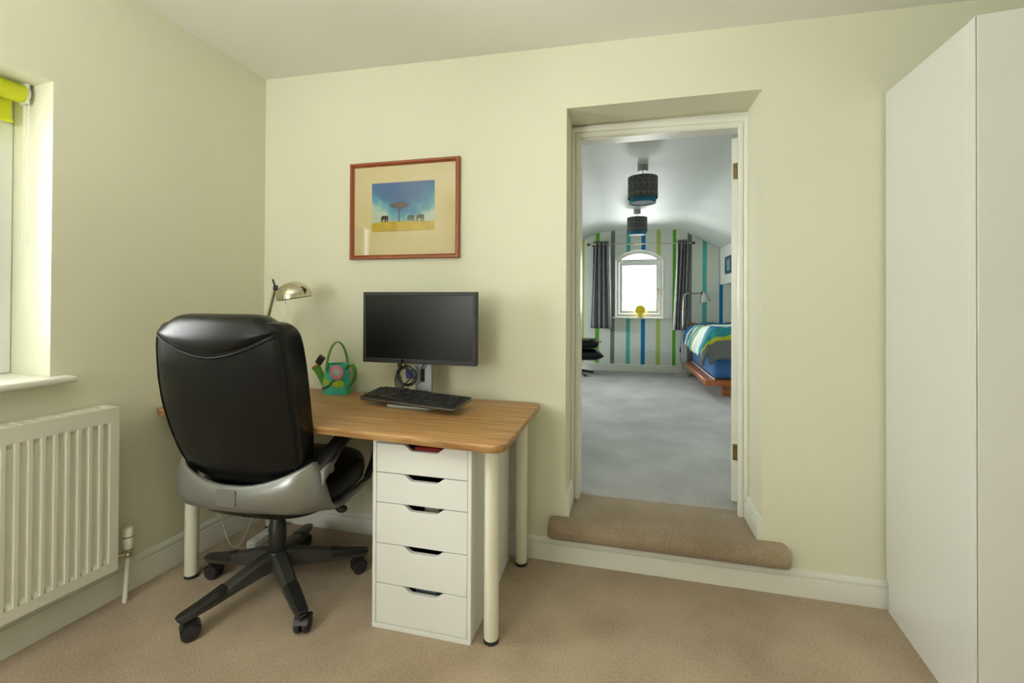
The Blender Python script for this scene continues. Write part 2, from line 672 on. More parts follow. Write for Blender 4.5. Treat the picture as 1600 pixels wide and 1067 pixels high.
cyl(bm, (b0 - .001, 0, 0), (b0 - .010, 0, 0), .030, seg=20)
obj('end_cap', bm, UPVC, blind)
bm = B()
for side in (-.014, .014):
    pass
loopc = [(b0 - .012, .014 * cos(pi * (1 - k / 8)), -.55 - .012 * sin(pi * k / 8)) for k in range(9)]
chain = [(b0 - .012, -.014, -.03 - k * .004) for k in range(130)] + loopc + [(b0 - .012, .014, -.546 + k * .004) for k in range(130)]
tube(bm, chain, [.0022 if k % 2 else .0009 for k in range(len(chain))], 6)
obj('bead_chain', bm, UPVC, blind)

# ------------------------------------------------------------------ wardrobe
wx = Vector((2.955, -.012, 0))
wd = Vector((-.0985, -1, 0)).normalized()
wn = Vector((-wd.y, wd.x, 0))
wn = wn if wn.x > 0 else -wn
ward = thing('wardrobe', 'tall white gloss wardrobe standing in the right corner', 'wardrobe', wx)
ward.rotation_euler = (0, 0, math.atan2(wd.y, wd.x) + pi / 2)   # local -y runs along the side towards the camera, +x along the front
WT = 2.012
bm = B()
# side panel scribed round the skirting
pp = [(0, -.022, 0), (0, -.526, 0), (0, -.526, WT), (0, -.0005, WT + .03), (0, -.0005, .118), (0, -.022, .105)]
prism(bm, pp, (.018, 0, 0))
obj('side_panel', bm, WARD, ward, bevel=.0012)
bm = B()
box(bm, .0185, .82, -.52, -.025, .08, WT - .02)
obj('carcass', bm, WHITE, ward, smooth=False)
bm = B()
box(bm, .019, .82, -.50, -.03, .0, .08)
obj('plinth', bm, WHITE, ward, smooth=False)
for xa, xb in ((.0045, .405), (.409, .82)):
    bm = B()
    box(bm, xa, xb, -.556, -.5235, .006, WT + .004)
    dd = obj('door', bm, WARD, ward, bevel=.0025)
bm = B()
box(bm, .0, .0018, -.556, -.527, .002, WT)
obj('edge_strip', bm, WARD, ward, smooth=False)
bm = B()
box(bm, .0018, .0046, -.549, -.527, .006, WT)
obj('gap_shade_strip', bm, mat('gap_shade_grey', (.10, .10, .08), .7), ward, smooth=False)  # dark grey set in the door gap, painting in its shade

# ------------------------------------------------------------------ framed picture
FRW = mat('reddish_wood_frame', (.32, .085, .02), .38, vary=.25, scale=6, stretch=(3, 30, 30))
MOUNT = mat('cream_picture_mount', (.78, .66, .36), .9, vary=.02)
pic = thing('framed_picture', 'wood framed picture of elephants and a tree on a yellow plain', 'picture', (.853, -.002, 1.672))
PW, PH = .61, .502
bm = B()
o_, i_ = (PW / 2, PH / 2), (PW / 2 - .022, PH / 2 - .022)
prof = [(0, 0), (0, .016), (.15, .021), (.6, .021), (.85, .012), (1, .010), (1, 0)]
rings = []
for sx, sz in ((-1, -1), (1, -1), (1, 1), (-1, 1)):
    rings.append([Vector((sx * (o_[0] + (i_[0] - o_[0]) * t), -d_, sz * (o_[1] + (i_[1] - o_[1]) * t))) for t, d_ in prof])
loft(bm, rings, True, False, True)
obj('frame', bm, FRW, pic, angle=25)
bm = B()
box(bm, -PW / 2 + .02, PW / 2 - .02, -.005, -.001, -PH / 2 + .02, PH / 2 - .02)
obj('mount', bm, MOUNT, pic, smooth=False)


def sky_print():
    m = bpy.data.materials.new('printed_blue_sky')
    m.use_nodes = True
    nt = m.node_tree
    bs = nt.nodes['Principled BSDF']
    bs.inputs['Roughness'].default_value = .6
    tc = nt.nodes.new('ShaderNodeTexCoord')
    n = nt.nodes.new('ShaderNodeTexNoise')
    n.inputs['Scale'].default_value = 7
    n.inputs['Detail'].default_value = 4
    n.inputs['Distortion'].default_value = 1.2
    nt.links.new(tc.outputs['Object'], n.inputs['Vector'])
    sp = nt.nodes.new('ShaderNodeSeparateXYZ')
    nt.links.new(tc.outputs['Object'], sp.inputs['Vector'])
    # clouds towards the lower corners of the print
    a = nt.nodes.new('ShaderNodeMath')
    a.operation = 'ABSOLUTE'
    nt.links.new(sp.outputs['X'], a.inputs[0])
    m1 = nt.nodes.new('ShaderNodeMath')
    m1.operation = 'MULTIPLY_ADD'
    m1.inputs[1].default_value = 2.6
    nt.links.new(a.outputs[0], m1.inputs[0])
    m2 = nt.nodes.new('ShaderNodeMath')
    m2.operation = 'MULTIPLY'
    m2.inputs[1].default_value = -3.6
    nt.links.new(sp.outputs['Z'], m2.inputs[0])
    nt.links.new(m2.outputs[0], m1.inputs[2])
    m3 = nt.nodes.new('ShaderNodeMath')
    m3.operation = 'ADD'
    nt.links.new(m1.outputs[0], m3.inputs[0])
    nt.links.new(n.outputs['Fac'], m3.inputs[1])
    cr = nt.nodes.new('ShaderNodeValToRGB')
    e = cr.color_ramp.elements
    e[0].position, e[0].color = .35, (.012, .11, .33, 1)
    e[1].position, e[1].color = .98, (.55, .66, .52, 1)
    q = e.new(.62)
    q.color = (.02, .23, .43, 1)
    q = e.new(.8)
    q.color = (.12, .42, .48, 1)
    nt.links.new(m3.outputs[0], cr.inputs['Fac'])
    nt.links.new(cr.outputs['Color'], bs.inputs['Base Color'])
    return m


bm = B()
box(bm, -.181, .170, -.0065, -.005, -.064, .143)
pr_ = obj('print', bm, sky_print(), pic, smooth=False)
bm = B()
gp = [(-.181, -.0075, -.108), (.170, -.0075, -.108)]
for k in range(13):
    t = k / 12
    gp.append((.170 - .351 * t, -.0075, -.066 + .010 * sin(pi * t) + .002 * sin(9 * t)))
prism(bm, gp, (0, .002, 0))
obj('printed_plain', bm, mat('printed_yellow_grass', (.62, .44, .03), .6, vary=.15, scale=20), pr_, smooth=False)
DKB = mat('printed_dark_brown', (.06, .045, .03), .7, vary=.3, scale=80)
bm = B()   # acacia
crown = []
for k in range(28):
    t = 2 * pi * k / 28
    rr = 1 + .10 * sin(5 * t + 1) + .06 * sin(11 * t)
    crown.append((-.025 + .052 * cos(t) * rr, -.0085, .022 + .018 * sin(t) * rr * (1.0 if sin(t) > 0 else .7)))
prism(bm, crown, (0, .001, 0))
prism(bm, [(-.028, -.0085, -.062), (-.022, -.0085, -.062), (-.0235, -.0085, .02), (-.0265, -.0085, .02)], (0, .001, 0))
prism(bm, [(-.0265, -.0085, -.01), (-.024, -.0085, -.012), (-.045, -.0085, .02), (-.048, -.0085, .02)], (0, .001, 0))
prism(bm, [(-.0265, -.0085, -.012), (-.0235, -.0085, -.01), (-.002, -.0085, .02), (-.006, -.0085, .02)], (0, .001, 0))
obj('printed_tree', bm, DKB, pr_, smooth=False)
ele = [(-.026, -.020), (-.020, -.020), (-.019, -.004), (-.006, -.002), (-.005, -.020), (.003, -.020), (.004, -.003), (.010, -.004), (.011, -.020), (.018, -.020), (.019, .000), (.022, .012), (.016, .020), (.0, .022), (-.014, .021), (-.021, .022), (-.028, .018), (-.031, .008), (-.033, -.006), (-.036, -.016), (-.033, -.017), (-.029, -.004), (-.026, .002)]
for ex, sc_, fl in ((-.102, .78, 1), (.046, .72, 1), (.098, .82, 1)):
    bm = B()
    prism(bm, [(ex + px * sc_ * fl, -.0085, -.044 + pz * sc_) for px, pz in ele], (0, .001, 0))
    obj('printed_elephant', bm, DKB, pr_, smooth=False)
bm = B()
box(bm, -PW / 2 + .021, PW / 2 - .021, -.0108, -.0098, -PH / 2 + .021, PH / 2 - .021)
obj('glass', bm, GLASS, pic, smooth=False)

# ------------------------------------------------------------------ desk
TZ = .735
desk = thing('desk', 'long desk with a bamboo striped top on round cream legs', 'desk', (.78, -.36, 0))
ox, oy = .78, -.36


def rounded_poly(pts, rad, n=6):
    out = []
    N = len(pts)
    for i in range(N):
        p = Vector(pts[i])
        a = (Vector(pts[i - 1]) - p)
        b = (Vector(pts[(i + 1) % N]) - p)
        rr = rad
        p0, p1 = p + a.normalized() * rr, p + b.normalized() * rr
        for k in range(n + 1):
            t = k / n
            out.append(p0 * (1 - t) ** 2 + p * 2 * t * (1 - t) + p1 * t * t)
    return out


corners = [(-.036 - ox, -.585 - oy), (1.572 - ox, -.693 - oy), (1.578 - ox, -.034 - oy), (0.004 - ox, -.012 - oy)]
ol = rounded_poly(corners, .055)
bm = B()
loft(bm, [[Vector((p.x * q, p.y * q2, z)) for p in ol] for z, q, q2 in ((TZ - .028, .992, .983), (TZ - .020, .998, .996), (TZ - .006, 1, 1), (TZ - .001, .9985, .997), (TZ, .996, .992))])
obj('tabletop', bm, BAMBOO, desk, angle=50)
for lx, ly in ((1.492, -.560), (1.493, -.078), (.122, -.525), (.125, -.075)):
    bm = B()
    lathe(bm, [(.0265, TZ - .030), (.0265, .022), (.0255, .014)], 24, Matrix.Translation((lx - ox, ly - oy, 0)))
    lg = obj('leg', bm, CREAM_METAL, desk)
    bm = B()
    lathe(bm, [(.022, 0), (.0275, .003), (.0275, .011), (.0258, .0145)], 24, Matrix.Translation((lx - ox, ly - oy, 0)))
    obj('foot', bm, BLACKP, lg)

# ------------------------------------------------------------------ drawer unit
du = thing('drawer_unit', 'white five drawer unit under the right end of the desk', 'drawer unit', (1.043, -.598, 0))
W_, D_, H_ = .386, .545, .700
bm = B()
box(bm, 0, .014, 0, D_, .018, H_ - .016)
box(bm, W_ - .014, W_, 0, D_, .018, H_ - .016)
box(bm, .0, W_, 0, D_, H_ - .016, H_)
box(bm, .0, W_, -.001, D_, 0, .018)
box(bm, .014, W_ - .014, D_ - .01, D_, .018, H_ - .016)
obj('cabinet', bm, WHITE, du, smooth=True, bevel=.0012)
zs_ = [.019, .165, .312, .462, .572, .681]
INS = ['drawer', 'drawer', 'drawer', 'drawer', 'drawer']
for i in range(5):
    z0, z1 = zs_[i] + .001, zs_[i + 1] - .002
    xa, xb = .0155, W_ - .0155
    xc = .205
    notch = []
    hw, hd = .083, .021
    P = [(xa, z0), (xb, z0), (xb, z1)]
    for t in range(7):
        a = t / 6
        s = a * a * (3 - 2 * a)
        P.append((xc + hw - .038 * a, z1 - hd * s))
    for t in range(7):
        a = 1 - t / 6
        s = a * a * (3 - 2 * a)
        P.append((xc - hw + .038 * a, z1 - hd * s))
    P.append((xa, z1))
    bm = B()
    prism(bm, [(x, .001, z) for x, z in P], (0, .017, 0))
    dr = obj('drawer', bm, WHITE, du, smooth=True, bevel=.001, angle=30)
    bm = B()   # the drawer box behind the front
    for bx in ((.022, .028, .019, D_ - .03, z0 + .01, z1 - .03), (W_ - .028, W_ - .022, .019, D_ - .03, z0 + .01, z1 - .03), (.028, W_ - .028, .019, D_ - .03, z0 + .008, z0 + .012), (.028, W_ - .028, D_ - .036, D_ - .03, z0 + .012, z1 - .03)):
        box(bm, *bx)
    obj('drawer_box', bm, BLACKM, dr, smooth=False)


# contents that show through the two pull cut-outs
def content(name, label, cat, m, dims):
    o = bxo(name, m, dims, None, bevel=.004)
    return tag(o, label, cat)


gx, gy = 1.043, -.598
content('cloth', 'red cloth glimpsed through the pull of the top drawer', 'cloth', mat('red_cloth', (.35, .02, .015), .8, vary=.3), (gx + .15, gx + .29, gy + .03, gy + .30, zs_[4] + .0135, zs_[4] + .092))
content('box', 'pale box glimpsed through the pull of the third drawer down', 'box', mat('grey_card', (.42, .40, .36), .7), (gx + .185, gx + .245, gy + .05, gy + .25, zs_[2] + .0135, zs_[2] + .135))
content('folder', 'pale blue folder glimpsed through the pull of the bottom drawer', 'folder', mat('pale_blue_card', (.30, .42, .45), .6), (gx + .15, gx + .24, gy + .05, gy + .28, zs_[0] + .0135, zs_[0] + .128))

# ------------------------------------------------------------------ office chair
ch = thing('office_chair', 'black leather executive swivel chair pushed up to the desk', 'office chair', (.543, -.502, 0), radians(3))
HR = .34
for k in range(5):
    a = radians(-107.5 + 72 * k - 3)
    dx, dy = cos(a), sin(a)
    px, py = -dy, dx

    def leg_ring(t, wv, zt, zb):
        return [Vector((dx * t + px * wv * s, dy * t + py * wv * s, z)) for s, z in ((-1, zb + .006), (-.8, zb), (.8, zb), (1, zb + .006), (1, zt - .010), (.62, zt), (-.62, zt), (-1, zt - .010))]
    bm = B()
    loft(bm, [leg_ring(t, wv, zt, zb) for t, wv, zt, zb in ((.02, .030, .168, .095), (.08, .028, .158, .093), (.14, .0265, .143, .088), (.20, .0255, .126, .082), (.26, .0245, .110, .076), (.31, .0235, .100, .073), (.345, .021, .095, .072), (.358, .014, .091, .074))])
    lg = obj('base_leg', bm, GREYP, ch)
    bm = B()
    loft(bm, [leg_ring(t, wv, zt, zb) for t, wv, zt, zb in ((.205, .0235, .1265, .094), (.212, .0262, .1275, .094), (.26, .0258, .1145, .088), (.31, .0248, .1045, .084), (.348, .0225, .0985, .082), (.362, .016, .094, .083))])
    obj('leg_cap', bm, BLACKP, lg)
    cx, cy = dx * HR, dy * HR
    # twin wheel caster, trailing a little
    ca = a + random.uniform(-.9, .9)
    ux, uy = cos(ca), sin(ca)
    wx_, wy_ = cx - ux * .018, cy - uy * .018
    bm = B()
    cyl(bm, (cx, cy, .05), (cx, cy, .078), .008, seg=10)
    obj('caster_stem', bm, BLACKP, lg)
    bm = B()
    for s in (-1, 1):
        c0 = Vector((wx_ - uy * s * .006, wy_ + ux * s * .006, .030))
        c1 = Vector((wx_ - uy * s * .026, wy_ + ux * s * .026, .030))
        ax_ = (c1 - c0)
        q = ax_.to_track_quat('Z', 'Y').to_matrix().to_4x4()
        lathe(bm, [(.012, 0), (.029, 0), (.0305, .004), (.0305, .014), (.027, .019), (.012, .021)], 20, Matrix.Translation(c0) @ q)
    cas = obj('caster', bm, BLACKM, ch)
    bm = B()
    arc = []
    for j in range(9):
        t = radians(20 + 140 * j / 8)
        arc.append((cos(t) * .034, sin(t) * .034))
    for j in range(8, -1, -1):
        t = radians(20 + 140 * j / 8)
        arc.append((cos(t) * .0315, sin(t) * .0315))
    prism(bm, [(wx_ + ux * e_ - uy * .025, wy_ + uy * e_ + ux * .025, .030 + z_) for e_, z_ in arc], (uy * .050, -ux * .050, 0))
    obj('caster_hood', bm, BLACKP, cas)
bm = B()
lathe(bm, [(.040, .090), (.046, .10), (.046, .155), (.040, .168), (.034, .170), (.034, .27), (.030, .275), (.030, .345), (.026, .35), (.026, .39)], 24)
obj('gas_column', bm, BLACKP, ch)
bm = B()
box(bm, -.085, .085, -.12, .10, .345, .385)
mech = obj('tilt_mechanism', bm, BLACKM, ch, bevel=.012, bseg=3)
bm = B()
tube(bm, [(.06, -.0, .362), (.17, .02, .352), (.265, .03, .345)], .006, 8, 4)
lev = obj('tilt_lever', bm, BLACKP, ch)
bm = B()
bmesh.ops.create_uvsphere(bm, u_segments=12, v_segments=8, radius=.019, matrix=Matrix.Translation((.275, .03, .345)) @ Matrix.Diagonal((1.3, 1, .8, 1)))
obj('lever_knob', bm, BLACKP, lev)

# seat cushion
bm = B()
rings = []
for z, q in ((.388, .86), (.394, .94), (.412, 1.0), (.45, 1.025), (.482, 1.01), (.502, .96), (.513, .86), (.517, .6)):
    rings.append([Vector((x * q, .055 + y * q, z + .010 * (y / .25))) for x, y in sup(.288, .250, 3.4, 48)])
loft(bm, rings)
seat = obj('seat', bm, LEATHER, ch, angle=80)

# back: loft of rounded sections, leaning backwards
BK = [(.508, -.170, .10, .045), (.518, -.178, .160, .07), (.540, -.190, .210, .09), (.575, -.206, .243, .105), (.64, -.232, .264, .118), (.72, -.258, .274, .126), (.82, -.288, .279, .134), (.92, -.308, .277, .142), (1.00, -.320, .271, .146), (1.06, -.327, .264, .144), (1.09, -.329, .257, .138), (1.112, -.327, .247, .118), (1.126, -.318, .231, .088), (1.132, -.305, .206, .055)]


def bk(z):
    for i in range(len(BK) - 1):
        if BK[i][0] <= z <= BK[i + 1][0]:
            t = (z - BK[i][0]) / (BK[i + 1][0] - BK[i][0])
            return [BK[i][k] + (BK[i + 1][k] - BK[i][k]) * t for k in range(4)]
    return list(BK[-1] if z > BK[-1][0] else BK[0])


def rear_y(x, z):
    _, yr, wv, th = bk(z)
    q = min(1, abs(x) / wv)
    return yr + th / 2 - (th / 2) * max(0, 1 - q ** 6.0) ** (1 / 6.0) - .028 * max(0, 1 - q * q) * min(1, th / .1)


bm = B()
rings = []
for z, yr, wv, th in BK:
    rg = []
    for x, y in sup(wv, th / 2, 6.0, 72):
        q = min(1, abs(x) / wv)
        yy = yr + th / 2 + y
        if y < 0:
            yy -= .028 * max(0, 1 - q * q) * min(1, th / .1)
        rg.append(Vector((x, yy, z)))
    rings.append(rg)
loft(bm, rings)
back = obj('backrest', bm, LEATHER, ch, sub=1, angle=80)
# head cushion: a roll over the top whose lower edge makes a smile on the rear of the back
bm = B()
rings = []
N = 24
for i in range(N + 1):
    t = -1 + 2 * i / N
    x = t * .243
    e = max(0.0, 1 - abs(t) ** 6)
    zl = 1.015 + .072 * abs(t) ** 1.7
    hump = max(0.0, 1 - (abs(t) / .80) ** 8) ** .5 if abs(t) < .80 else 0.0
    zt = 1.122 + .012 * e + .024 * hump
    yb = rear_y(x, 1.075)
    yl = rear_y(x, zl)
    o = .004 + .012 * e
    rg = [(yl + .006, zl + .003), (yl - o * .6, zl + .004), (yl - o, zl + .016), (.5 * (yb + yl) - o - .002 * e, .5 * (zl + 1.085) + .010), (yb - o, 1.096), (yb + .012 - o * .4, zt - .012), (yb + .038, zt - .002), (yb + .070, zt), (yb + .098, zt - .010), (yb + .112 + .014 * e, zt - .034), (yb + .112 + .014 * e, 1.05), (yb + .085, 1.04), (yb + .045, 1.075)]
    rings.append([Vector((x, y, z)) for y, z in rg])
loft(bm, rings)
obj('head_cushion', bm, LEATHER, back, sub=1, angle=80)


# stitched piping on the rear edges and under the head cushion
def piping(pts, rad_=.0032):
    bm = B()
    tube(bm, pts, rad_, 8, 3)
    return obj('piping', bm, mat('black_piping', (.006, .006, .0065), .5, vary=.1, spec=.2), back)


for s in (-1, 1):
    pts = []
    for k in range(14):
        z = .55 + (1.095 - .55) * k / 13
        wv = bk(z)[2]
        x = s * wv * .945
        pts.append((x, rear_y(x, z) - .0005, z))
    piping(pts)
pts = []
for k in range(17):
    t = -1 + 2 * k / 16
    x = t * .238
    zl = 1.006 + .074 * abs(t) ** 1.7
    pts.append((x, rear_y(x, zl) - .001, zl))
piping(pts, .004)

# silver cradle wrapped round the bottom of the back and the sides of the seat
path = catmull([(.285, .22, 0), (.294, .10, 0), (.300, -.02, 0), (.298, -.13, 0), (.250, -.218, 0), (.14, -.250, 0), (0, -.258, 0), (-.14, -.250, 0), (-.250, -.218, 0), (-.298, -.13, 0), (-.300, -.02, 0), (-.294, .10, 0), (-.285, .22, 0)], 5)
bm = B()
rings = []
n = len(path)
for i, p in enumerate(path):
    y = p.y
    a = min(1, abs(p.x) / .29)
    s_ = (y + .258) / .478          # 0 at the rear, 1 at the front
    top = .530 + .078 * a ** 2.2
    if s_ > .20:
        k_ = min(1, (s_ - .20) / .20)
        top += (.405 - top) * k_ * k_ * (3 - 2 * k_)
    bot = .425 - .10 * min(1, s_ / .5) ** 1.3 * .55
    top = max(top, bot + .03)
    nx = Vector((p.x, (y + .02) * 1.3, 0)).normalized()
    h = top - bot
    rg = []
    for v_, o_ in ((0, -.030), (.08, -.010), (.28, .006), (.55, .012), (.8, .008), (.95, .0), (1.0, -.006)):
        rg.append(p + nx * o_ + Vector((0, 0, bot + h * v_)))
    for v_, o_ in ((1.0, -.016), (.9, -.020), (.5, -.012), (.2, -.020), (.06, -.034)):
        rg.append(p + nx * o_ + Vector((0, 0, bot + h * v_)))
    rings.append(rg)
loft(bm, rings)
cradle = obj('cradle', bm, SILVER, ch, angle=70)
bm = B()   # cover plate at the centre of the cradle
prism(bm, [(x, -.2725, z) for x, z in rrect(-.040, .040, .462, .522, .012, 4)], (0, .006, 0))
obj('cover_plate', bm, SILVER, cradle, bevel=.001)
for s in (-1, 1):
    bm = B()
    mt = Matrix.Translation((s * .3045, -.095, .560)) @ Matrix.Rotation(s * radians(75), 4, 'Y')
    lathe(bm, [(.0, .008), (.010, .0075), (.012, .004), (.017, .004), (.019, .0), (.019, -.006)], 20, mt)
    obj('bolt_cap', bm, SILVER, cradle)
    # arm: rises from the cradle and runs forward as a padded rest
    ap = catmull([(s * .284, -.150, .572), (s * .291, -.105, .598), (s * .296, -.045, .632), (s * .298, .03, .655), (s * .297, .12, .662), (s * .293, .22, .658), (s * .288, .285, .640)], 5)
    bm = B()
    rings = []
    for i, p in enumerate(ap):
        tn = ap[min(i + 1, len(ap) - 1)] - ap[max(i - 1, 0)]
        tn.normalize()
        sd = Vector((1, 0, 0))
        upv = sd.cross(tn)
        q = .6 + .4 * min(1, i / 6, (len(ap) - 1 - i) / 4)
        rings.append([p + sd * a_ * q + upv * b_ * q for a_, b_ in sup(.033, .019, 3, 16)])
    loft(bm, rings)
    arm = obj('armrest', bm, BLACKP, ch, angle=80)
    bm = B()   # silver root of the arm, climbing out of the cradle
    rt = catmull([(s * .296, -.150, .545), (s * .303, -.120, .572), (s * .306, -.075, .602), (s * .304, -.02, .630), (s * .302, .03, .640)], 4)
    loft(bm, [[p + Vector((a_ * (1 - .5 * i / len(rt)), 0, b_ * (1 - .75 * i / len(rt)))) for a_, b_ in sup(.017, .034, 3, 14)] for i, p in enumerate(rt)])
    obj('arm_root', bm, SILVER, arm, angle=80)
    bm = B()
    tube(bm, [(s * .290, .255, .642), (s * .300, .268, .57), (s * .300, .255, .48), (s * .288, .21, .405)], .016, 10, 5)
    obj('arm_support', bm, BLACKP, arm)

# ------------------------------------------------------------------ monitor
mon = thing('monitor', 'black flat screen monitor on a silver stand on the desk', 'monitor', (1.03, -.165, TZ))
MX = 1.03
MW, MZ0, MZ1 = .562, .917 - TZ, 1.247 - TZ
yf = -.040
bm = B()
o4 = [(-MW / 2, MZ0), (MW / 2, MZ0), (MW / 2, MZ1), (-MW / 2, MZ1)]
bz = (.0155, .020, .0155, .0155)
i4 = [(-MW / 2 + .0155, MZ0 + .021), (MW / 2 - .0155, MZ0 + .021), (MW / 2 - .0155, MZ1 - .0165), (-MW / 2 + .0155, MZ1 - .0165)]
rings = []
for (xo, zo), (xi, zi) in zip(o4, i4):
    rings.append([Vector((xo, yf + .034, zo)), Vector((xo, yf + .002, zo)), Vector((xo * .996, yf, zo + (.002 if zo == MZ0 else -.002))), Vector((xi, yf + .001, zi)), Vector((xi, yf + .007, zi)), Vector((xi, yf + .034, zi))])
loft(bm, rings, True, False, True)
obj('bezel', bm, BLACKM, mon, bevel=.003, angle=30)
SCR = mat('matt_dark_screen', (.009, .0095, .0095), .28, vary=.05, spec=.36)
bm = B()
box(bm, i4[0][0] - .002, i4[1][0] + .002, yf + .0055, yf + .03, i4[0][1] - .002, i4[2][1] + .002)
obj('screen', bm, SCR, mon, smooth=False)
bm = B()
loft(bm, [[Vector((x, yf + d_, MZ0 + .165 + z)) for x, z in rrect(-MW / 2 * q, MW / 2 * q, -.16 * q, .16 * q, .012)] for d_, q in ((.032, 1.0), (.040, .98), (.052, .7), (.058, .5))])
obj('rear_shell', bm, BLACKM, mon)
STD = mat('silver_stand_metal', (.40, .42, .42), .4, metal=.5, vary=.04)
# stand column with a cable slot
bm = B()
nx0, nx1 = -.030, .050
for bx in ((nx0, nx0 + .026, .0, .012, .015, .30), (nx1 - .032, nx1, .0, .012, .015, .30), (nx0 + .026, nx1 - .032, .0, .012, .015, .094), (nx0 + .026, nx1 - .032, .0, .012, .155, .30)):
    box(bm, *bx)
stand = obj('stand', bm, STD, mon, smooth=False)
bm = B()
box(bm, nx0 + .004, nx1 - .004, .012, .030, .015, .30)
obj('stand_back', bm, BLACKM, mon, bevel=.003)
bm = B()
box(bm, -.06, .07, yf + .05, .02, .26, .36)
obj('hinge_block', bm, BLACKM, mon, bevel=.006)
bm = B()
prism(bm, [(x, y, 0) for x, y in rrect(-.10, .125, -.150, .075, .02)], (0, 0, .018))
obj('stand_foot', bm, STD, mon, bevel=.006, bseg=3)

# ------------------------------------------------------------------ keyboard, resting with its back on the foot of the stand
kb = thing('keyboard', 'black computer keyboard lying askew in front of the monitor', 'keyboard', (1.046, -.268, .772))
KM = Matrix.Rotation(-.225, 4, 'Z') @ Matrix.Rotation(radians(9), 4, 'X')
kb.matrix_world = Matrix.Translation((1.046, -.266, .772)) @ KM
KL, KD = .512, .142
bm = B()
prism(bm, [(x, y, -.006) for x, y in rrect(-KL / 2, KL / 2, -KD / 2, KD / 2, .008)], (0, 0, .016))
obj('case', bm, BLACKP, kb, bevel=.003)
bm = B()
prism(bm, [(x, y, .0015) for x, y in rrect(-KL / 2 - .0012, KL / 2 + .0012, -KD / 2 - .0012, KD / 2 + .0012, .008)], (0, 0, .0035))
obj('silver_edge', bm, mat('silver_edge_strip', (.45, .45, .42), .3, metal=.8), kb)['label'] = 'thin silver strip round the rim of the keyboard'
kbm = B()
loft(kbm, [[Vector((x * q, y * q, z)) for x, y in rrect(-.5, .5, -.5, .5, .12, 3)] for z, q in ((0, 1), (.7, .92), (1., .84), (.93, .5))])
key0 = None
KEYM = mat('black_keycap', (.020, .020, .021), .42, vary=.2, scale=90)
pit = .0208


def key(x, y, wx_, wy_=1.0):
    global key0
    if key0 is None:
        key0 = obj('key', kbm, KEYM, kb)
        o = key0
    else:
        o = key0.copy()
        C.objects.link(o)
        o.parent = kb
    o.location = (x, y, .0095)
    o.scale = (wx_ * pit - .0026, wy_ * .0188 - .0026, .007)
    return o


rows_ = [[1] * 14 + [1], [1.5] + [1] * 12 + [1.5], [1.8] + [1] * 11 + [2.2], [2.3] + [1] * 10 + [2.7], [1.4, 1.2, 1.2, 6.0, 1.2, 1.2, 1.4, 1.4]]
x_left = -KL / 2 + .010
for ri, row in enumerate(rows_):
    y = .034 - ri * .0205
    x = x_left
    for wv in row:
        key(x + wv * pit / 2, y, wv)
        x += wv * pit
for k in range(12):          # function keys
    key(x_left + (1.6 + k * 1.1) * pit, .0575, .95, .8)
nav = x_left + 15.4 * pit
for ri in range(2):
    for k in range(3):
        key(nav + (k + .5) * pit, .034 - ri * .0205, 1)
for k in range(3):
    key(nav + (k + .5) * pit, .034 - 4 * .0205, 1)
key(nav + 1.5 * pit, .034 - 3 * .0205, 1)
num = nav + 3.4 * pit
for ri in range(5):
    for k in range(4):
        if num + (k + 1) * pit < KL / 2 - .004:
            key(num + (k + .5) * pit, .034 - ri * .0205, 1)

# ------------------------------------------------------------------ cables on the desk
cab = thing('video_cable', 'coil of black cable with a blue plug hanging left of the monitor stand', 'cable', (.985, -.20, .80))
pts = []
for k in range(46):
    t = 2 * pi * k / 15
    rr = .047 - .0045 * (k // 15)
    pts.append((-.003 + rr * cos(t) * .98, -.02 + .014 * sin(t * .34) + .006 * (k // 15), .062 + rr * sin(t)))
bm = B()
tube(bm, [(.03, .03, .14), (.0, .01, .125), (-.025, .0, .105)] + pts + [(-.01, -.04, .02), (.015, -.075, .002), (.05, -.09, .004)], .0034, 8, 2)
obj('lead', bm, BLACKP, cab)
bm = B()
box(bm, -.008, .020, -.012, .004, .050, .090)
pl = obj('plug', bm, mat('blue_plug', (.01, .018, .16), .4), cab, bevel=.003)
pl['label'] = 'blue video plug'
bm = B()
for sx in (-.010, .022):
    cyl(bm, (sx, -.004, .064), (sx, -.004, .094), .0035, seg=10)
obj('plug_screw', bm, CHROME, pl)
bm = B()
for k in range(5):
    a0 = .5 * k
    tube(bm, [(-.035 + .010 * cos(a0), -.02 - .006 * k, .125 - .01 * k), (-.050 + .006 * k, -.03, .06), (-.040 + .012 * k, -.045 - .004 * k, .015), (-.010 + .01 * k, -.06, .004 + .003 * k)], .0032, 8, 5)
obj('lead_bundle', bm, BLACKP, cab)
bm = B()
box(bm, -.044, -.024, -.030, -.014, .102, .142)
obj('power_plug', bm, BLACKP, cab, bevel=.004)
pc = thing('power_cable', 'single black cable dropping from the monitor through the slot in its stand', 'cable', (1.05, -.175, .90))
bm = B()
tube(bm, [(.012, -.006, .055), (.004, -.012, .020), (-.010, -.010, -.012), (-.012, -.002, -.045), (-.006, .012, -.060)], .0034, 8, 6)
obj('lead', bm, BLACKP, pc)

# ------------------------------------------------------------------ desk lamp
lamp = thing('desk_lamp', 'brushed nickel desk lamp with a dome shade behind the chair', 'lamp', (.16, -.22, TZ))
lx, ly = .16, -.22


def Lp(x, y, z):
    return Vector((x - lx, y - ly, z - TZ))


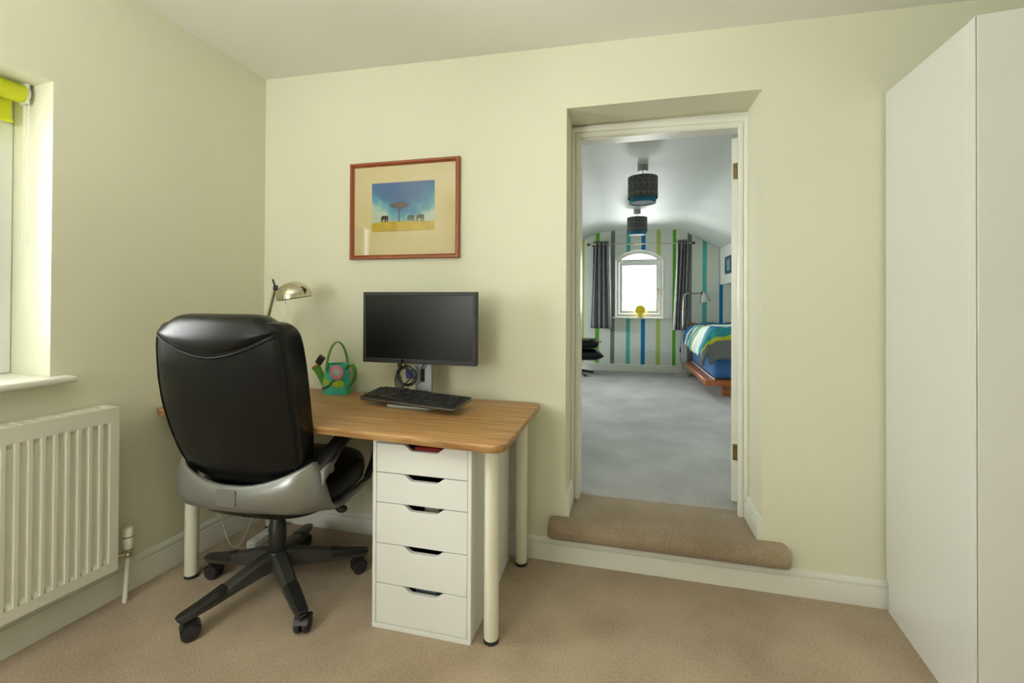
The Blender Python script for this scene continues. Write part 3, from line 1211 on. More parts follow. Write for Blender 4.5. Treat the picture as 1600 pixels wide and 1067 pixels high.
bm = B()
lathe(bm, [(.002, 0), (.075, 0), (.078, .006), (.074, .016), (.02, .022), (.012, .03), (.011, .05)], 32)
obj('base', bm, CHROME, lamp)
bm = B()
cyl(bm, Lp(.16, -.22, .78), Lp(.205, -.22, 1.00), .0065)
obj('lower_arm', bm, CHROME, lamp)
bm = B()
for dx_ in (-.009, .009):
    cyl(bm, Lp(.203 + dx_, -.22, .985), Lp(.232 + dx_, -.22, 1.125), .0085)
cyl(bm, Lp(.195, -.22, 1.0), Lp(.215, -.22, .995), .006)
obj('arm_joint', bm, COPPER, lamp)['label'] = 'copper coloured twin tube joint'
bm = B()
cyl(bm, Lp(.213, -.22, 1.07), Lp(.268, -.22, 1.262), .0085)
obj('upper_arm', bm, CHROME, lamp)
bm = B()
cyl(bm, Lp(.268, -.22, 1.255), Lp(.271, -.22, 1.272), .0105)
tube(bm, [Lp(.262, -.23, 1.310), Lp(.270, -.225, 1.282), Lp(.290, -.22, 1.255), Lp(.300, -.218, 1.243)], .0045, 8, 3)
cyl(bm, Lp(.262, -.222, 1.276), Lp(.285, -.222, 1.274), .005)
obj('swivel', bm, BLACKM, lamp)
# dome, tipped a little
dm_ = Matrix.Translation(Lp(.376, -.215, 1.222)) @ Matrix.Rotation(radians(-9), 4, 'Y') @ Matrix.Rotation(radians(5), 4, 'X')
prof = []
R0 = .082
for k in range(13):
    t = pi / 2 * k / 12
    prof.append((max(.001, R0 * sin(t) ** .92), (.074 * cos(t) + .002)))
bm = B()
outer = [(rr, z) for rr, z in prof[::1]]
inner = [(max(.001, rr - .0025), z - .003) for rr, z in prof[::-1]]
lathe(bm, outer + [(R0, -.006), (R0 - .003, -.006)] + inner, 40, dm_, caps=False)
sh = obj('shade', bm, CHROME, lamp, angle=60)
bm = B()
bmesh.ops.create_uvsphere(bm, u_segments=16, v_segments=10, radius=.026, matrix=dm_ @ Matrix.Translation((0, 0, .022)))
cyl(bm, dm_ @ Vector((0, 0, .04)), dm_ @ Vector((0, 0, .078)), .016)
obj('bulb', bm, mat('frosted_bulb_glass', (.7, .7, .66), .4), sh)
bm = B()
tube(bm, [dm_ @ Vector((-.036, -.03, .0)), Vector((.352 - lx, -.235 - ly, 1.17 - TZ)), Vector((.357 - lx, -.24 - ly, 1.135 - TZ))], .0013, 6)
lathe(bm, [(.001, .010), (.003, .008), (.005, .0), (.001, -.001)], 10, Matrix.Translation((.357 - lx, -.24 - ly, 1.128 - TZ)))
obj('pull_switch', bm, CHROME, sh)

# ------------------------------------------------------------------ felt watering can
FELT = mat('turquoise_felt', (.05, .50, .36), .95, vary=.12, scale=120, bump=.3, bscale=400, sheen=.4)
FGREEN = mat('grass_green_felt', (.085, .30, .03), .95, vary=.15, scale=120, bump=.3, bscale=400, sheen=.3)
FLIME = mat('lime_felt', (.36, .52, .02), .95, vary=.12, scale=120, bump=.3, bscale=400, sheen=.3)
FPINK = mat('pink_felt', (.78, .25, .38), .95, vary=.2, scale=100, bump=.3, bscale=400, sheen=.3)
FPALE = mat('pale_turquoise_felt', (.30, .58, .52), .95, vary=.25, scale=300)
can = thing('felt_watering_can', 'turquoise felt toy watering can with a pink flower and green handles', 'watering can', (.530, -.088, TZ))
bm = B()
CAN = [(.0755, .050, .0), (.0765, .051, .004), (.074, .050, .03), (.069, .048, .075), (.061, .044, .125), (.057, .042, .150)]
rings = [[Vector((x, y, z)) for x, y in sup(a_, b_, 2.2, 36)] for a_, b_, z in CAN]
rings += [[Vector((x, y, z)) for x, y in sup(a_ - .004, b_ - .004, 2.2, 36)] for a_, b_, z in CAN[::-1][:-2]]
loft(bm, rings)
obj('body', bm, FELT, can, angle=60)


def ribbon(bm, pts, width_dir, wv, th):
    pts = catmull(pts, 6)
    wd_ = Vector(width_dir).normalized()
    rings = []
    for i, p in enumerate(pts):
        t = (pts[min(i + 1, len(pts) - 1)] - pts[max(i - 1, 0)]).normalized()
        nn = t.cross(wd_).normalized()
        rings.append([p + wd_ * wv * a_ + nn * th * b_ for a_, b_ in ((-1, -1), (1, -1), (1, 1), (-1, 1))])
    return loft(bm, rings)


bm = B()
ribbon(bm, [(-.030, -.047, .118), (-.026, -.044, .17), (-.012, -.030, .235), (.006, -.006, .262), (.022, .018, .235), (.032, .034, .18), (.034, .040, .13)], (.8, -.55, 0), .0115, .0022)
obj('top_handle', bm, FGREEN, can, angle=50)
bm = B()
ribbon(bm, [(.060, -.010, .128), (.082, -.014, .152), (.104, -.018, .142), (.116, -.020, .108), (.104, -.018, .068), (.080, -.014, .042), (.068, -.012, .030), (.075, -.013, .008)], (-.17, -.98, 0), .012, .0022)
obj('side_handle', bm, FGREEN, can, angle=50)
bm = B()
sp = [((-.060, 0, .030), .020), ((-.085, .004, .060), .019), ((-.110, .008, .098), .020), ((-.132, .010, .128), .024)]
loft(bm, [[Vector(p) + Vector((cos(a_ * pi / 8) * rr * .75, sin(a_ * pi / 8) * rr * .8, -cos(a_ * pi / 8) * rr * -.55)) for a_ in range(16)] for p, rr in sp])
spo = obj('spout', bm, FGREEN, can, angle=60)
bm = B()
loft(bm, [[Vector((-.132 - .002 * d_, .010, .128 + .004 * d_)) + Vector((cos(a_ * pi / 8) * .024 * .78 * q, sin(a_ * pi / 8) * .024 * .83 * q, cos(a_ * pi / 8) * .024 * .57 * q)) for a_ in range(16)] for d_, q in ((-1, 1.05), (1, 1.08), (1.2, .9))])
obj('spout_rim', bm, mat('orange_felt', (.48, .16, .03), .95, vary=.15), spo)


def can_front(x, z):
    for i in range(len(CAN) - 1):
        if CAN[i][2] <= z <= CAN[i + 1][2]:
            t = (z - CAN[i][2]) / (CAN[i + 1][2] - CAN[i][2])
            a_ = CAN[i][0] + (CAN[i + 1][0] - CAN[i][0]) * t
            b_ = CAN[i][1] + (CAN[i + 1][1] - CAN[i][1]) * t
            q = min(.98, abs(x) / a_)
            return -b_ * (1 - q ** 2.2) ** (1 / 2.2)
    return -.045


# flower of loops with a pale centre
fc = Vector((.030, can_front(.030, .112) - .006, .112))
bm = B()
for k in range(19):
    a = 2 * pi * k / 19
    dv = Vector((cos(a), 0, sin(a)))
    tv = Vector((-sin(a), 0, cos(a)))
    ring = []
    loft(bm, [[fc + dv * rr + tv * x * q + Vector((0, y * q - .002, 0)) for x, y in sup(.0052, .0035, 2.2, 8)] for rr, q in ((.012, .7), (.022, 1), (.032, 1.05), (.037, .75), (.039, .3))])
flo = obj('flower', bm, FPINK, can, angle=80)
flo['label'] = 'pink looped felt flower'
bm = B()
bmesh.ops.create_uvsphere(bm, u_segments=20, v_segments=10, radius=.020, matrix=Matrix.Translation(fc + Vector((0, -.003, 0))) @ Matrix.Diagonal((1, .28, 1, 1)))
obj('flower_centre', bm, FPALE, flo)
for cx_, cz_, fl in ((-.034, .060, 1), (.034, .054, -1)):
    lf = []
    for k in range(24):
        t = 2 * pi * k / 24
        lf.append((cx_ + .027 * cos(t) * (1 - .12 * sin(t) * 0), cz_ + .018 * sin(t) * (1 - .25 * fl * cos(t))))
    bm = B()
    vs = [[bm.verts.new((x, can_front(x, z) - d_, z)) for x, z in lf] for d_ in (.0, .0035)]
    m_ = len(lf)
    bm.faces.new(vs[0])
    bm.faces.new(vs[1][::-1])
    for k in range(m_):
        bm.faces.new((vs[0][k], vs[0][(k + 1) % m_], vs[1][(k + 1) % m_], vs[1][k]))
    obj('leaf', bm, FLIME, can, angle=50)
bm = B()
ribbon(bm, [(x, can_front(x, z) - .003, z) for x, z in ((.026, .082), (.008, .062), (-.008, .046), (-.034, .033), (-.060, .028))], (0, -.3, .95), .004, .0015)
obj('vine', bm, mat('dark_olive_felt', (.08, .13, .03), .95), can)
bm = B()
mt = Matrix.Translation((.458, -.125, .905)) @ Matrix.Rotation(radians(38), 4, 'Y') @ Matrix.Rotation(radians(14), 4, 'Z')
box(bm, -.016, .016, -.010, .010, -.024, .024, mt @ Matrix.Rotation(radians(12), 4, 'X'))
gd = obj('gadget', bm, BLACKP, None, bevel=.003)
tag(gd, 'small black gadget leaning over the spout of the felt watering can', 'gadget')
bm = B()
mt2 = mt @ Matrix.Rotation(radians(12), 4, 'X')
box(bm, -.006, .006, -.006, .006, -.165, -.024, mt2)
# ------------------------------------------------------------------ floor clutter below the desk
bm.free()
ps = thing('power_strip', 'white power strip lying on the carpet under the desk', 'power strip', (.192, -.185, 0), radians(3))
bm = B()
box(bm, -.026, .026, -.10, .10, .0, .036)
st = obj('housing', bm, WHITE, ps, bevel=.006)
for k in range(3):
    bm = B()
    for hx, hy in ((0, .012), (-.009, -.006), (.009, -.006)):
        box(bm, hx - .003, hx + .003, -.06 + k * .07 + hy - .002, -.06 + k * .07 + hy + .002, .0358, .0366)
    obj('socket', bm, BLACKP, ps, smooth=False)
cw = thing('mains_lead', 'pale cable looping down beside the left leg of the desk', 'cable', (.10, -.30, .30))
bm = B()
tube(bm, [(-.02, -.10, .10), (.03, -.10, -.03), (.085, -.11, -.17), (.12, -.10, -.225), (.16, -.09, -.19), (.175, -.05, -.10), (.17, .02, -.06), (.10, .04, -.12), (.06, .06, -.20), (.05, .10, -.262)], .0026, 8, 8)
obj('lead', bm, mat('pale_cable_sheath', (.42, .40, .32), .5), cw)
cb = thing('equipment_lead', 'black cable sagging under the desk behind the chair cradle', 'cable', (.2, -.3, .35))
bm = B()
tube(bm, [(-.05, -.12, .12), (-.02, -.12, -.02), (.03, -.12, -.075), (.09, -.12, -.105), (.16, -.11, -.09), (.24, -.06, -.02), (.29, -.02, .08)], .0042, 8, 8)
obj('lead', bm, BLACKP, cb)
ck = thing('transformer_lead', 'black cable with a round plug near the skirting beside the drawer unit', 'cable', (.80, -.06, .2))
bm = B()
tube(bm, [(-.01, .0, -.03), (.03, -.01, -.055), (.09, -.01, -.075), (.16, -.01, -.080), (.21, .0, -.07)], .004, 8, 6)
obj('lead', bm, BLACKP, ck)
bm = B()
lathe(bm, [(.002, -.018), (.018, -.016), (.022, 0), (.018, .016), (.002, .018)], 16, Matrix.Translation((-.02, .02, -.022)) @ Matrix.Rotation(pi / 2, 4, 'X'))
obj('plug', bm, BLACKP, ck)

# ================================================================== the bedroom beyond the doorway
FZ, FY = .20, 4.70
BWALL = mat('pale_grey_green_wall_paint', (.76, .80, .73), .85, vary=.012, scale=2, bump=.05, bscale=150)
BCEIL = mat('white_bedroom_ceiling_paint', (.67, .705, .665), .55, vary=.015, scale=2, spec=.25)
bm = B()
box(bm, -1.2, 4.8, .281, 5.2, .06, FZ)
struct(obj('floor_bedroom', bm, CARPET_GREY, smooth=False))


def stripes():
    m = bpy.data.materials.new('striped_wall_paint')
    m.use_nodes = True
    nt = m.node_tree
    bs = nt.nodes['Principled BSDF']
    bs.inputs['Roughness'].default_value = .8
    tc = nt.nodes.new('ShaderNodeTexCoord')
    sp = nt.nodes.new('ShaderNodeSeparateXYZ')
    nt.links.new(tc.outputs['Object'], sp.inputs['Vector'])
    mr = nt.nodes.new('ShaderNodeMapRange')
    mr.inputs['From Min'].default_value = 1.0
    mr.inputs['From Max'].default_value = 4.0
    # the stripes lean a touch: follow x - .012 z
    lean = nt.nodes.new('ShaderNodeMath')
    lean.operation = 'MULTIPLY_ADD'
    lean.inputs[1].default_value = -.004
    nt.links.new(sp.outputs['Z'], lean.inputs[0])
    nt.links.new(sp.outputs['X'], lean.inputs[2])
    nt.links.new(lean.outputs[0], mr.inputs['Value'])
    cr = nt.nodes.new('ShaderNodeValToRGB')
    cr.color_ramp.interpolation = 'CONSTANT'
    base = (.76, .80, .73, 1)
    lime, green, grey, teal, blue = (.50, .60, .16, 1), (.13, .44, .03, 1), (.19, .21, .205, 1), (.11, .52, .43, 1), (.0, .20, .50, 1)
    seq = [(1.340, lime), (1.560, green), (1.782, grey), (2.006, teal), (2.218, blue), (2.428, lime), (2.645, green), (2.850, grey), (3.052, teal), (3.268, blue), (3.49, lime), (3.71, green)]
    e = cr.color_ramp.elements
    e[0].position, e[0].color = 0, base
    first = True
    for x, c in seq:
        p = (x - .027 - 1.0) / 3.0
        q = (x + .027 - 1.0) / 3.0
        if first:
            e[1].position, e[1].color = p, c
            first = False
        else:
            el = e.new(p)
            el.color = c
        el = e.new(q)
        el.color = base
    nt.links.new(mr.outputs['Result'], cr.inputs['Fac'])
    nt.links.new(cr.outputs['Color'], bs.inputs['Base Color'])
    return m


STRIPE = stripes()
AX0, AX1, AZ0, AZS, AZT = 1.838, 2.510, .990, 1.838, 1.972
bm = B()
wall_cells(bm, [-1.2, AX0, AX1, 4.8], [.0, AZ0, AZT, 2.6], lambda a, z: AX0 < a < AX1 and AZ0 < z < AZT, lambda a, b, c, d: box(bm, a, b, FY, FY + .20, c, d))
# arch: segment of a circle through the springing points and the crown
hw = (AX1 - AX0) / 2
rise = AZT - AZS
AR = (hw * hw + rise * rise) / (2 * rise)
acx, acz = (AX0 + AX1) / 2, AZT - AR


def arch_pts(hw_, r_, n=20):
    a0 = math.asin(hw_ / r_)
    return [(acx + r_ * sin(-a0 + 2 * a0 * k / n), acz + r_ * cos(-a0 + 2 * a0 * k / n)) for k in range(n + 1)]


ap_ = arch_pts(hw, AR)
for (xa, za), (xb, zb) in zip(ap_[:-1], ap_[1:]):
    prism(bm, [(xa, FY, za), (xb, FY, zb), (xb, FY, AZT + .0005), (xa, FY, AZT + .0005)], (0, .20, 0))
struct(obj('wall_bedroom_far', bm, STRIPE, smooth=False))

# white painted reveal lining with its frame
bm = B()
ri = [(AX0, AZ0)] + ap_ + [(AX1, AZ0)]
ro = ri
lin_in = [(AX0 + .004, AZ0)] + [(x + (acx - x) * .012, z - .004) for x, z in ap_] + [(AX1 - .004, AZ0)]
rings = []
for (xa, za), (xb, zb) in zip(ri, lin_in):
    rings.append([Vector((xa + (xa - acx) * .012, FY - .006, za + (.004 if za > AZ0 + .01 else 0))), Vector((xb, FY - .006, zb)), Vector((xb, FY + .12, zb)), Vector((xa, FY + .12, za))])
loft(bm, rings)
win2 = struct(obj('window_2', bm, GLOSSW, angle=30))
# frame ring
bm = B()
fo = [(AX0 + .006, AZ0 + .002)] + arch_pts(hw - .006, AR - .004) + [(AX1 - .006, AZ0 + .002)]
fi = [(AX0 + .050, AZ0 + .05)] + arch_pts(hw - .050, AR - .048) + [(AX1 - .050, AZ0 + .05)]
loft(bm, [[Vector((xa, FY + .085, za)), Vector((xb, FY + .085, zb)), Vector((xb, FY + .14, zb)), Vector((xa, FY + .14, za))] for (xa, za), (xb, zb) in zip(fo, fi)], True, True, True)
box(bm, AX0 + .03, AX1 - .03, FY + .083, FY + .14, 1.800, 1.846)
obj('window_frame', bm, UPVC, win2, smooth=False)
bm = B()
for x0_, x1_, z0_, z1_ in ((AX0 + .052, AX0 + .098, AZ0 + .052, 1.798), (AX1 - .098, AX1 - .052, AZ0 + .052, 1.798), (AX0 + .098, AX1 - .098, AZ0 + .052, AZ0 + .098), (AX0 + .098, AX1 - .098, 1.752, 1.798)):
    box(bm, x0_, x1_, FY + .075, FY + .13, z0_, z1_)
obj('window_sash', bm, UPVC, win2, smooth=True, bevel=.004)
bm = B()
box(bm, AX0 + .09, AX1 - .09, FY + .10, FY + .106, AZ0 + .09, 1.760)
obj('window_pane', bm, GLASS, win2, smooth=False)
bm = B()
tl = [p for p in arch_pts(hw - .049, AR - .047)]
tl = [(x, max(z, 1.846)) for x, z in tl]
prism(bm, [(x, FY + .11, z) for x, z in [(AX0 + .05, 1.845)] + tl + [(AX1 - .05, 1.845)]], (0, .006, 0))
obj('window_pane', bm, GLASS, win2, smooth=False)
bm = B()
box(bm, AX1 - .085, AX1 - .066, FY + .066, FY + .076, 1.37, 1.42)
cyl(bm, (AX1 - .075, FY + .062, 1.40), (AX1 - .079, FY + .055, 1.30), .006, seg=10)
obj('window_handle', bm, CHROME, win2)
bm = B()
box(bm, 1.790, 2.566, FY - .055, FY + .084, AZ0 - .022, AZ0 + .001)
obj('window_sill', bm, GLOSSW, win2, bevel=.006, bseg=3)

skirting('baseboard_bedroom', (-.6, 4.6), .105, Matrix(((1, 0, 0, 0), (0, -1, 0, FY), (0, 0, 1, FZ), (0, 0, 0, 1))))

# sloping ceiling, extruded along the room
cp = [(-.7, 1.30), (.55, 1.80), (1.00, 2.000), (1.32, 2.128), (1.48, 2.195), (1.58, 2.232), (1.66, 2.254), (1.74, 2.264), (2.20, 2.268), (2.58, 2.258), (2.68, 2.250), (2.76, 2.232), (2.86, 2.188), (3.00, 2.114), (3.27, 1.962), (3.62, 1.77)]
bm = B()
rings = []
for y in (.286, 1.5, 3.0, 4.3, FY):
    rings.append([Vector((x, y, z)) for x, z in cp] + [Vector((x, y, z + .06)) for x, z in cp[::-1]])
loft(bm, rings)
struct(obj('ceiling_bedroom', bm, BCEIL, angle=30))
# boxed-in eaves on the right with a flat face
bm = B()
prism(bm, [(3.262, 2.3, 1.462), (3.75, 2.3, 1.462), (3.75, 2.3, 1.70), (3.262, 2.3, 1.963)], (0, FY - 2.3, 0))
struct(obj('wall_bedroom_eaves', bm, BWALL, smooth=False))
bm = B()
box(bm, 3.72, 4.5, .29, FY, FZ, 1.80)
struct(obj('wall_bedroom_right', bm, BWALL, smooth=False))
# left wall with two windows
bm = B()
ys_ = [.285, 1.0, 2.0, 3.05, 4.15, FY]
wall_cells(bm, ys_, [FZ, 1.05, 2.0, 2.4], lambda a, z: 1.05 < z < 2.0 and (1.0 < a < 2.0 or 3.05 < a < 4.15), lambda a, b, c, d: box(bm, -.85, -.65, a, b, c, d))
struct(obj('wall_bedroom_left', bm, BWALL, smooth=False))
for nm, y0, y1 in (('window_4', 1.0, 2.0), ('window_5', 3.05, 4.15)):
    bm = B()
    for q in ((y0, y0 + .06, 1.05, 2.0), (y1 - .06, y1, 1.05, 2.0), (y0 + .06, y1 - .06, 1.05, 1.11), (y0 + .06, y1 - .06, 1.94, 2.0)):
        box(bm, -.82, -.76, *q)
    wn_ = struct(obj(nm, bm, UPVC, smooth=True, bevel=.005))
    bm = B()
    box(bm, -.793, -.788, y0 + .055, y1 - .055, 1.105, 1.945)
    obj('window_pane', bm, GLASS, wn_, smooth=False)
# ------------------------------------------------------------------ pendants


def tri_pattern(name, a, b, sc_):
    m = bpy.data.materials.new(name)
    m.use_nodes = True
    nt = m.node_tree
    bs = nt.nodes['Principled BSDF']
    bs.inputs['Roughness'].default_value = .85
    tc = nt.nodes.new('ShaderNodeTexCoord')
    sp = nt.nodes.new('ShaderNodeSeparateXYZ')
    nt.links.new(tc.outputs['Object'], sp.inputs['Vector'])
    at = nt.nodes.new('ShaderNodeMath')
    at.operation = 'ARCTAN2'
    nt.links.new(sp.outputs['Y'], at.inputs[0])
    nt.links.new(sp.outputs['X'], at.inputs[1])
    mu = nt.nodes.new('ShaderNodeMath')
    mu.operation = 'MULTIPLY'
    mu.inputs[1].default_value = 8 / pi
    nt.links.new(at.outputs[0], mu.inputs[0])
    mz = nt.nodes.new('ShaderNodeMath')
    mz.operation = 'MULTIPLY'
    mz.inputs[1].default_value = sc_
    nt.links.new(sp.outputs['Z'], mz.inputs[0])

    def frac(s):
        n = nt.nodes.new('ShaderNodeMath')
        n.operation = 'FRACT'
        nt.links.new(s, n.inputs[0])
        l = nt.nodes.new('ShaderNodeMath')
        l.operation = 'LESS_THAN'
        l.inputs[1].default_value = .07
        nt.links.new(n.outputs[0], l.inputs[0])
        return l.outputs[0]
    dg = nt.nodes.new('ShaderNodeMath')
    dg.operation = 'ADD'
    nt.links.new(mu.outputs[0], dg.inputs[0])
    nt.links.new(mz.outputs[0], dg.inputs[1])
    s1 = nt.nodes.new('ShaderNodeMath')
    s1.operation = 'MAXIMUM'
    nt.links.new(frac(mu.outputs[0]), s1.inputs[0])
    nt.links.new(frac(mz.outputs[0]), s1.inputs[1])
    s2 = nt.nodes.new('ShaderNodeMath')
    s2.operation = 'MAXIMUM'
    nt.links.new(s1.outputs[0], s2.inputs[0])
    nt.links.new(frac(dg.outputs[0]), s2.inputs[1])
    mx = nt.nodes.new('ShaderNodeMix')
    mx.data_type = 'RGBA'
    mx.inputs['A'].default_value = (*a, 1)
    mx.inputs['B'].default_value = (*b, 1)
    nt.links.new(s2.outputs[0], mx.inputs['Factor'])
    nt.links.new(mx.outputs['Result'], bs.inputs['Base Color'])
    return m


SHADE = tri_pattern('charcoal_triangle_print_fabric', (.065, .067, .064), (.20, .20, .19), 15)
TEALF = mat('teal_shade_fabric', (.0, .15, .23), .75, vary=.08, scale=40)
DIFF = mat('opal_diffuser', (.10, .115, .105), .7, spec=.2)
FIT = mat('grey_lamp_fitting', (.36, .37, .35), .5)


def pendant(x, y, zc, zt, label):
    p = thing('pendant_light', label, 'pendant light', (x, y, zt), 0, 'pendant lights in the bedroom')
    bm = B()
    lathe(bm, [(.040, zc - zt - .001), (.040, zc - zt - .040), (.036, zc - zt - .044), (.006, zc - zt - .046)], 28)
    obj('ceiling_rose', bm, FIT, p)
    bm = B()
    cyl(bm, (0, 0, zc - zt - .045), (0, 0, -.03), .003, seg=8)
    obj('flex', bm, FIT, p)

    def drum(rr, z0, z1, m, nm, par):
        bm = B()
        lathe(bm, [(rr, z0), (rr, z1), (rr - .003, z1), (rr - .003, z0), (rr, z0)], 40, caps=False)
        return obj(nm, bm, m, par, angle=50)
    s = drum(.112, -.165, 0, SHADE, 'outer_shade', p)
    drum(.099, -.200, -.03, TEALF, 'inner_shade', p)
    bm = B()
    lathe(bm, [(.001, -.196), (.096, -.196), (.096, -.193), (.001, -.193)], 36)
    obj('diffuser', bm, DIFF, p)
    bm = B()
    for k in range(3):
        a = 2 * pi * k / 3
        cyl(bm, (0, 0, -.03), (.096 * cos(a), .096 * sin(a), -.035), .002, seg=6)
    cyl(bm, (0, 0, -.025), (0, 0, -.075), .018, seg=12)
    obj('lamp_holder', bm, FIT, p)
    return p


pendant(2.090, 1.52, 2.267, 2.175, 'nearer charcoal and teal drum pendant light, just beyond the doorway')
pendant(2.100, 3.25, 2.267, 2.180, 'farther charcoal and teal drum pendant light, towards the striped wall')

# ------------------------------------------------------------------ curtain rod, curtains, ornament
CURT2 = mat('grey_curtain_weave', (.215, .215, .225), .9, vary=.35, scale=55)
CLIN = mat('pale_curtain_lining', (.62, .63, .60), .9)
rod = thing('curtain_rod', 'thin metal curtain rod with ball finials above the arched window', 'curtain rod', (2.17, FY - .12, 2.055))
bm = B()
cyl(bm, (-.70, 0, 0), (.705, 0, -.012), .009, seg=12)
obj('pole', bm, CHROME, rod)
for xx, zz in ((-.725, 0), (.73, -.012)):
    bm = B()
    bmesh.ops.create_uvsphere(bm, u_segments=16, v_segments=10, radius=.022, matrix=Matrix.Translation((xx, 0, zz)))
    lathe(bm, [(.012, -.01), (.014, 0), (.012, .01)], 12, Matrix.Translation((xx + (.022 if xx < 0 else -.022), 0, zz)) @ Matrix.Rotation(pi / 2, 4, 'Y'))
    obj('finial', bm, mat('dark_bronze', (.12, .11, .09), .35, metal=.8), rod)
for xx in (-.66, .66):
    bm = B()
    cyl(bm, (xx, 0, 0), (xx, .115, .0), .006, seg=8)
    cyl(bm, (xx, .112, 0), (xx, .119, 0), .02, seg=16)
    obj('bracket', bm, CHROME, rod)


def curtain(x0t, x1t, x0b, x1b, zt, zb, label, lining_side, nf):
    cx = (x0t + x1t) / 2
    o = thing('curtain', label, 'curtain', (cx, FY - .12, zb), 0, 'grey curtains at the arched window')
    for nm, m_, s0, s1, off in (('cloth', CURT2, 0., 1., 0.), ('lining', CLIN, 1., 1.08, 0.)):
        bm = B()
        rows = []
        NZ = 14
        NX = 64 if nm == 'cloth' else 6
        for i in range(NZ + 1):
            t = i / NZ
            z = zt + (zb - zt) * t
            xa = x0t + (x0b - x0t) * t ** 1.2
            xb = x1t + (x1b - x1t) * t ** 1.2
            row = []
            for j in range(NX + 1):
                q = s0 + (s1 - s0) * j / NX
                qq = q if lining_side > 0 else 1 - q
                ph = 2 * pi * nf * q
                amp = .034 * (1 - .25 * t) * (1 if q <= 1 else .5)
                x = xa + (xb - xa) * qq + .006 * sin(ph * .5 + 3 * t)
                y = amp * sin(ph + .6 * sin(2.1 * t + q * 4)) + (.02 if q > 1 else 0) * (q - 1) / .08
                row.append(bm.verts.new((x - cx, y, z - zb)))
            rows.append(row)
        for i in range(NZ):
            for j in range(NX):
                bm.faces.new((rows[i][j], rows[i][j + 1], rows[i + 1][j + 1], rows[i + 1][j]))
        obj(nm, bm, m_, o, solid=.004)
    bm = B()
    for k in range(5):
        xx = x0t + (x1t - x0t) * (k + .5) / 5 - cx
        tube(bm, [(xx, .022 * cos(a), zt - .035 - zb + .022 * sin(a)) for a in [2 * pi * q / 14 for q in range(14)]], .003, 6, 0, True)
    obj('eyelet_ring', bm, CHROME, o)
    return o


curtain(1.520, 1.735, 1.485, 1.765, 2.10, .825, 'grey curtain hanging left of the arched window', 1, 4)
curtain(2.690, 2.850, 2.645, 2.805, 2.09, .820, 'grey curtain hanging right of the arched window, behind the floor lamp', -1, 4)

YC = mat('yellow_glazed_ceramic', (.85, .68, .03), .3, vary=.06)
sh_ = thing('ornament', 'yellow shell shaped ornament on the arched window sill', 'ornament', (2.190, FY + .012, AZ0 + .001))
bm = B()
lathe(bm, [(.032, 0), (.034, .006), (.022, .022), (.020, .038)], 24)
obj('foot', bm, YC, sh_)
bm = B()
rings = []
for d_, q in ((-.022, .55), (-.016, .88), (0, 1), (.016, .88), (.022, .55)):
    rg = []
    for k in range(64):
        t = 2 * pi * k / 64
        rr = .074 * q * (1 + .018 * cos(16 * t))
        rg.append(Vector((rr * cos(t), d_, .108 + rr * .98 * sin(t))))
    rings.append(rg)
loft(bm, rings)
obj('shell', bm, YC, sh_, angle=60)

# ------------------------------------------------------------------ floor lamp
fl = thing('floor_lamp', 'silver floor lamp bending over the bed head', 'lamp', (2.745, 4.47, FZ))
STEEL = mat('satin_steel', (.62, .62, .58), .28, metal=1.)
WHM = mat('cream_metal_base', (.60, .61, .56), .4)
bm = B()
lathe(bm, [(.001, 0), (.098, 0), (.10, .006), (.096, .016), (.02, .020), (.012, .03), (.001, .03)], 32)
obj('base', bm, WHM, fl)
bm = B()
tube(bm, [(0, 0, .02), (.0, 0, .5), (.006, 0, .95), (.014, 0, 1.08), (.038, 0, 1.125), (.09, 0, 1.135)], .008, 10, 6)
obj('pole', bm, STEEL, fl)
bm = B()
cyl(bm, (.08, 0, 1.135), (.245, 0, 1.138), .0055, seg=10)
cyl(bm, (.245, 0, 1.13), (.245, 0, 1.16), .012, seg=12)
obj('arm', bm, BLACKM, fl)
bm = B()
mt = Matrix.Translation((.268, 0, 1.115)) @ Matrix.Rotation(radians(-14), 4, 'Y')
prof = [(.012, .045), (.016, .03), (.030, .018), (.045, -.01), (.056, -.05), (.070, -.085), (.078, -.098), (.076, -.098), (.054, -.05), (.043, -.01), (.026, .014), (.010, .02)]
lathe(bm, prof, 32, mt)
obj('shade', bm, STEEL, fl, angle=60)
bm = B()
tube(bm, [(.005, -.008, .70), (-.02, -.015, .52), (-.032, -.02, .36), (-.02, -.02, .20), (.06, -.02, .05), (.12, 0, .012)], .0035, 6, 6)
cd = obj('cord', bm, BLACKP, fl)
bm = B()
box(bm, -.042, -.024, -.028, -.014, .32, .39)
obj('cord_switch', bm, BLACKP, cd, bevel=.004)

# ------------------------------------------------------------------ bed
PINE = mat('orange_brown_wood', (.42, .13, .035), .35, vary=.3, scale=4, stretch=(14, 2, 14))
bed = thing('bed', 'low orange brown wooden bed frame with wide ledges', 'bed', (3.5, 3.8, FZ))
bx0, bx1, by0, by1 = 2.785 - 3.5, 4.35 - 3.5 - .70, 2.98 - 3.8, 4.60 - 3.8
bx1 = 3.70 - 3.5
for nm, dims in (('side_rail', (bx0, bx0 + .115, by0 + .12, by1, .135, .190)), ('foot_rail', (bx0, bx1, by0, by0 + .12, .135, .190))):
    bm = B()
    box(bm, *dims)
    obj(nm, bm, PINE, bed, bevel=.008)
bm = B()
box(bm, bx0 + .115, bx1, by0 + .12, by1, .135, .165)
obj('slat_base', bm, PINE, bed, smooth=False)
bm = B()
prism(bm, [(bx0 + .045, by1, .625), (bx0 + .30, by1, .600), (bx1, by1, .590), (bx1, by1, .68), (bx0 + .30, by1, .695), (bx0 + .06, by1, .735), (bx0 + .045, by1, .735)], (0, .045, 0))
hb = obj('headboard', bm, PINE, bed, bevel=.006)
bm = B()
box(bm, bx0 + .050, bx1, by1 + .012, by1 + .035, .10, .627)
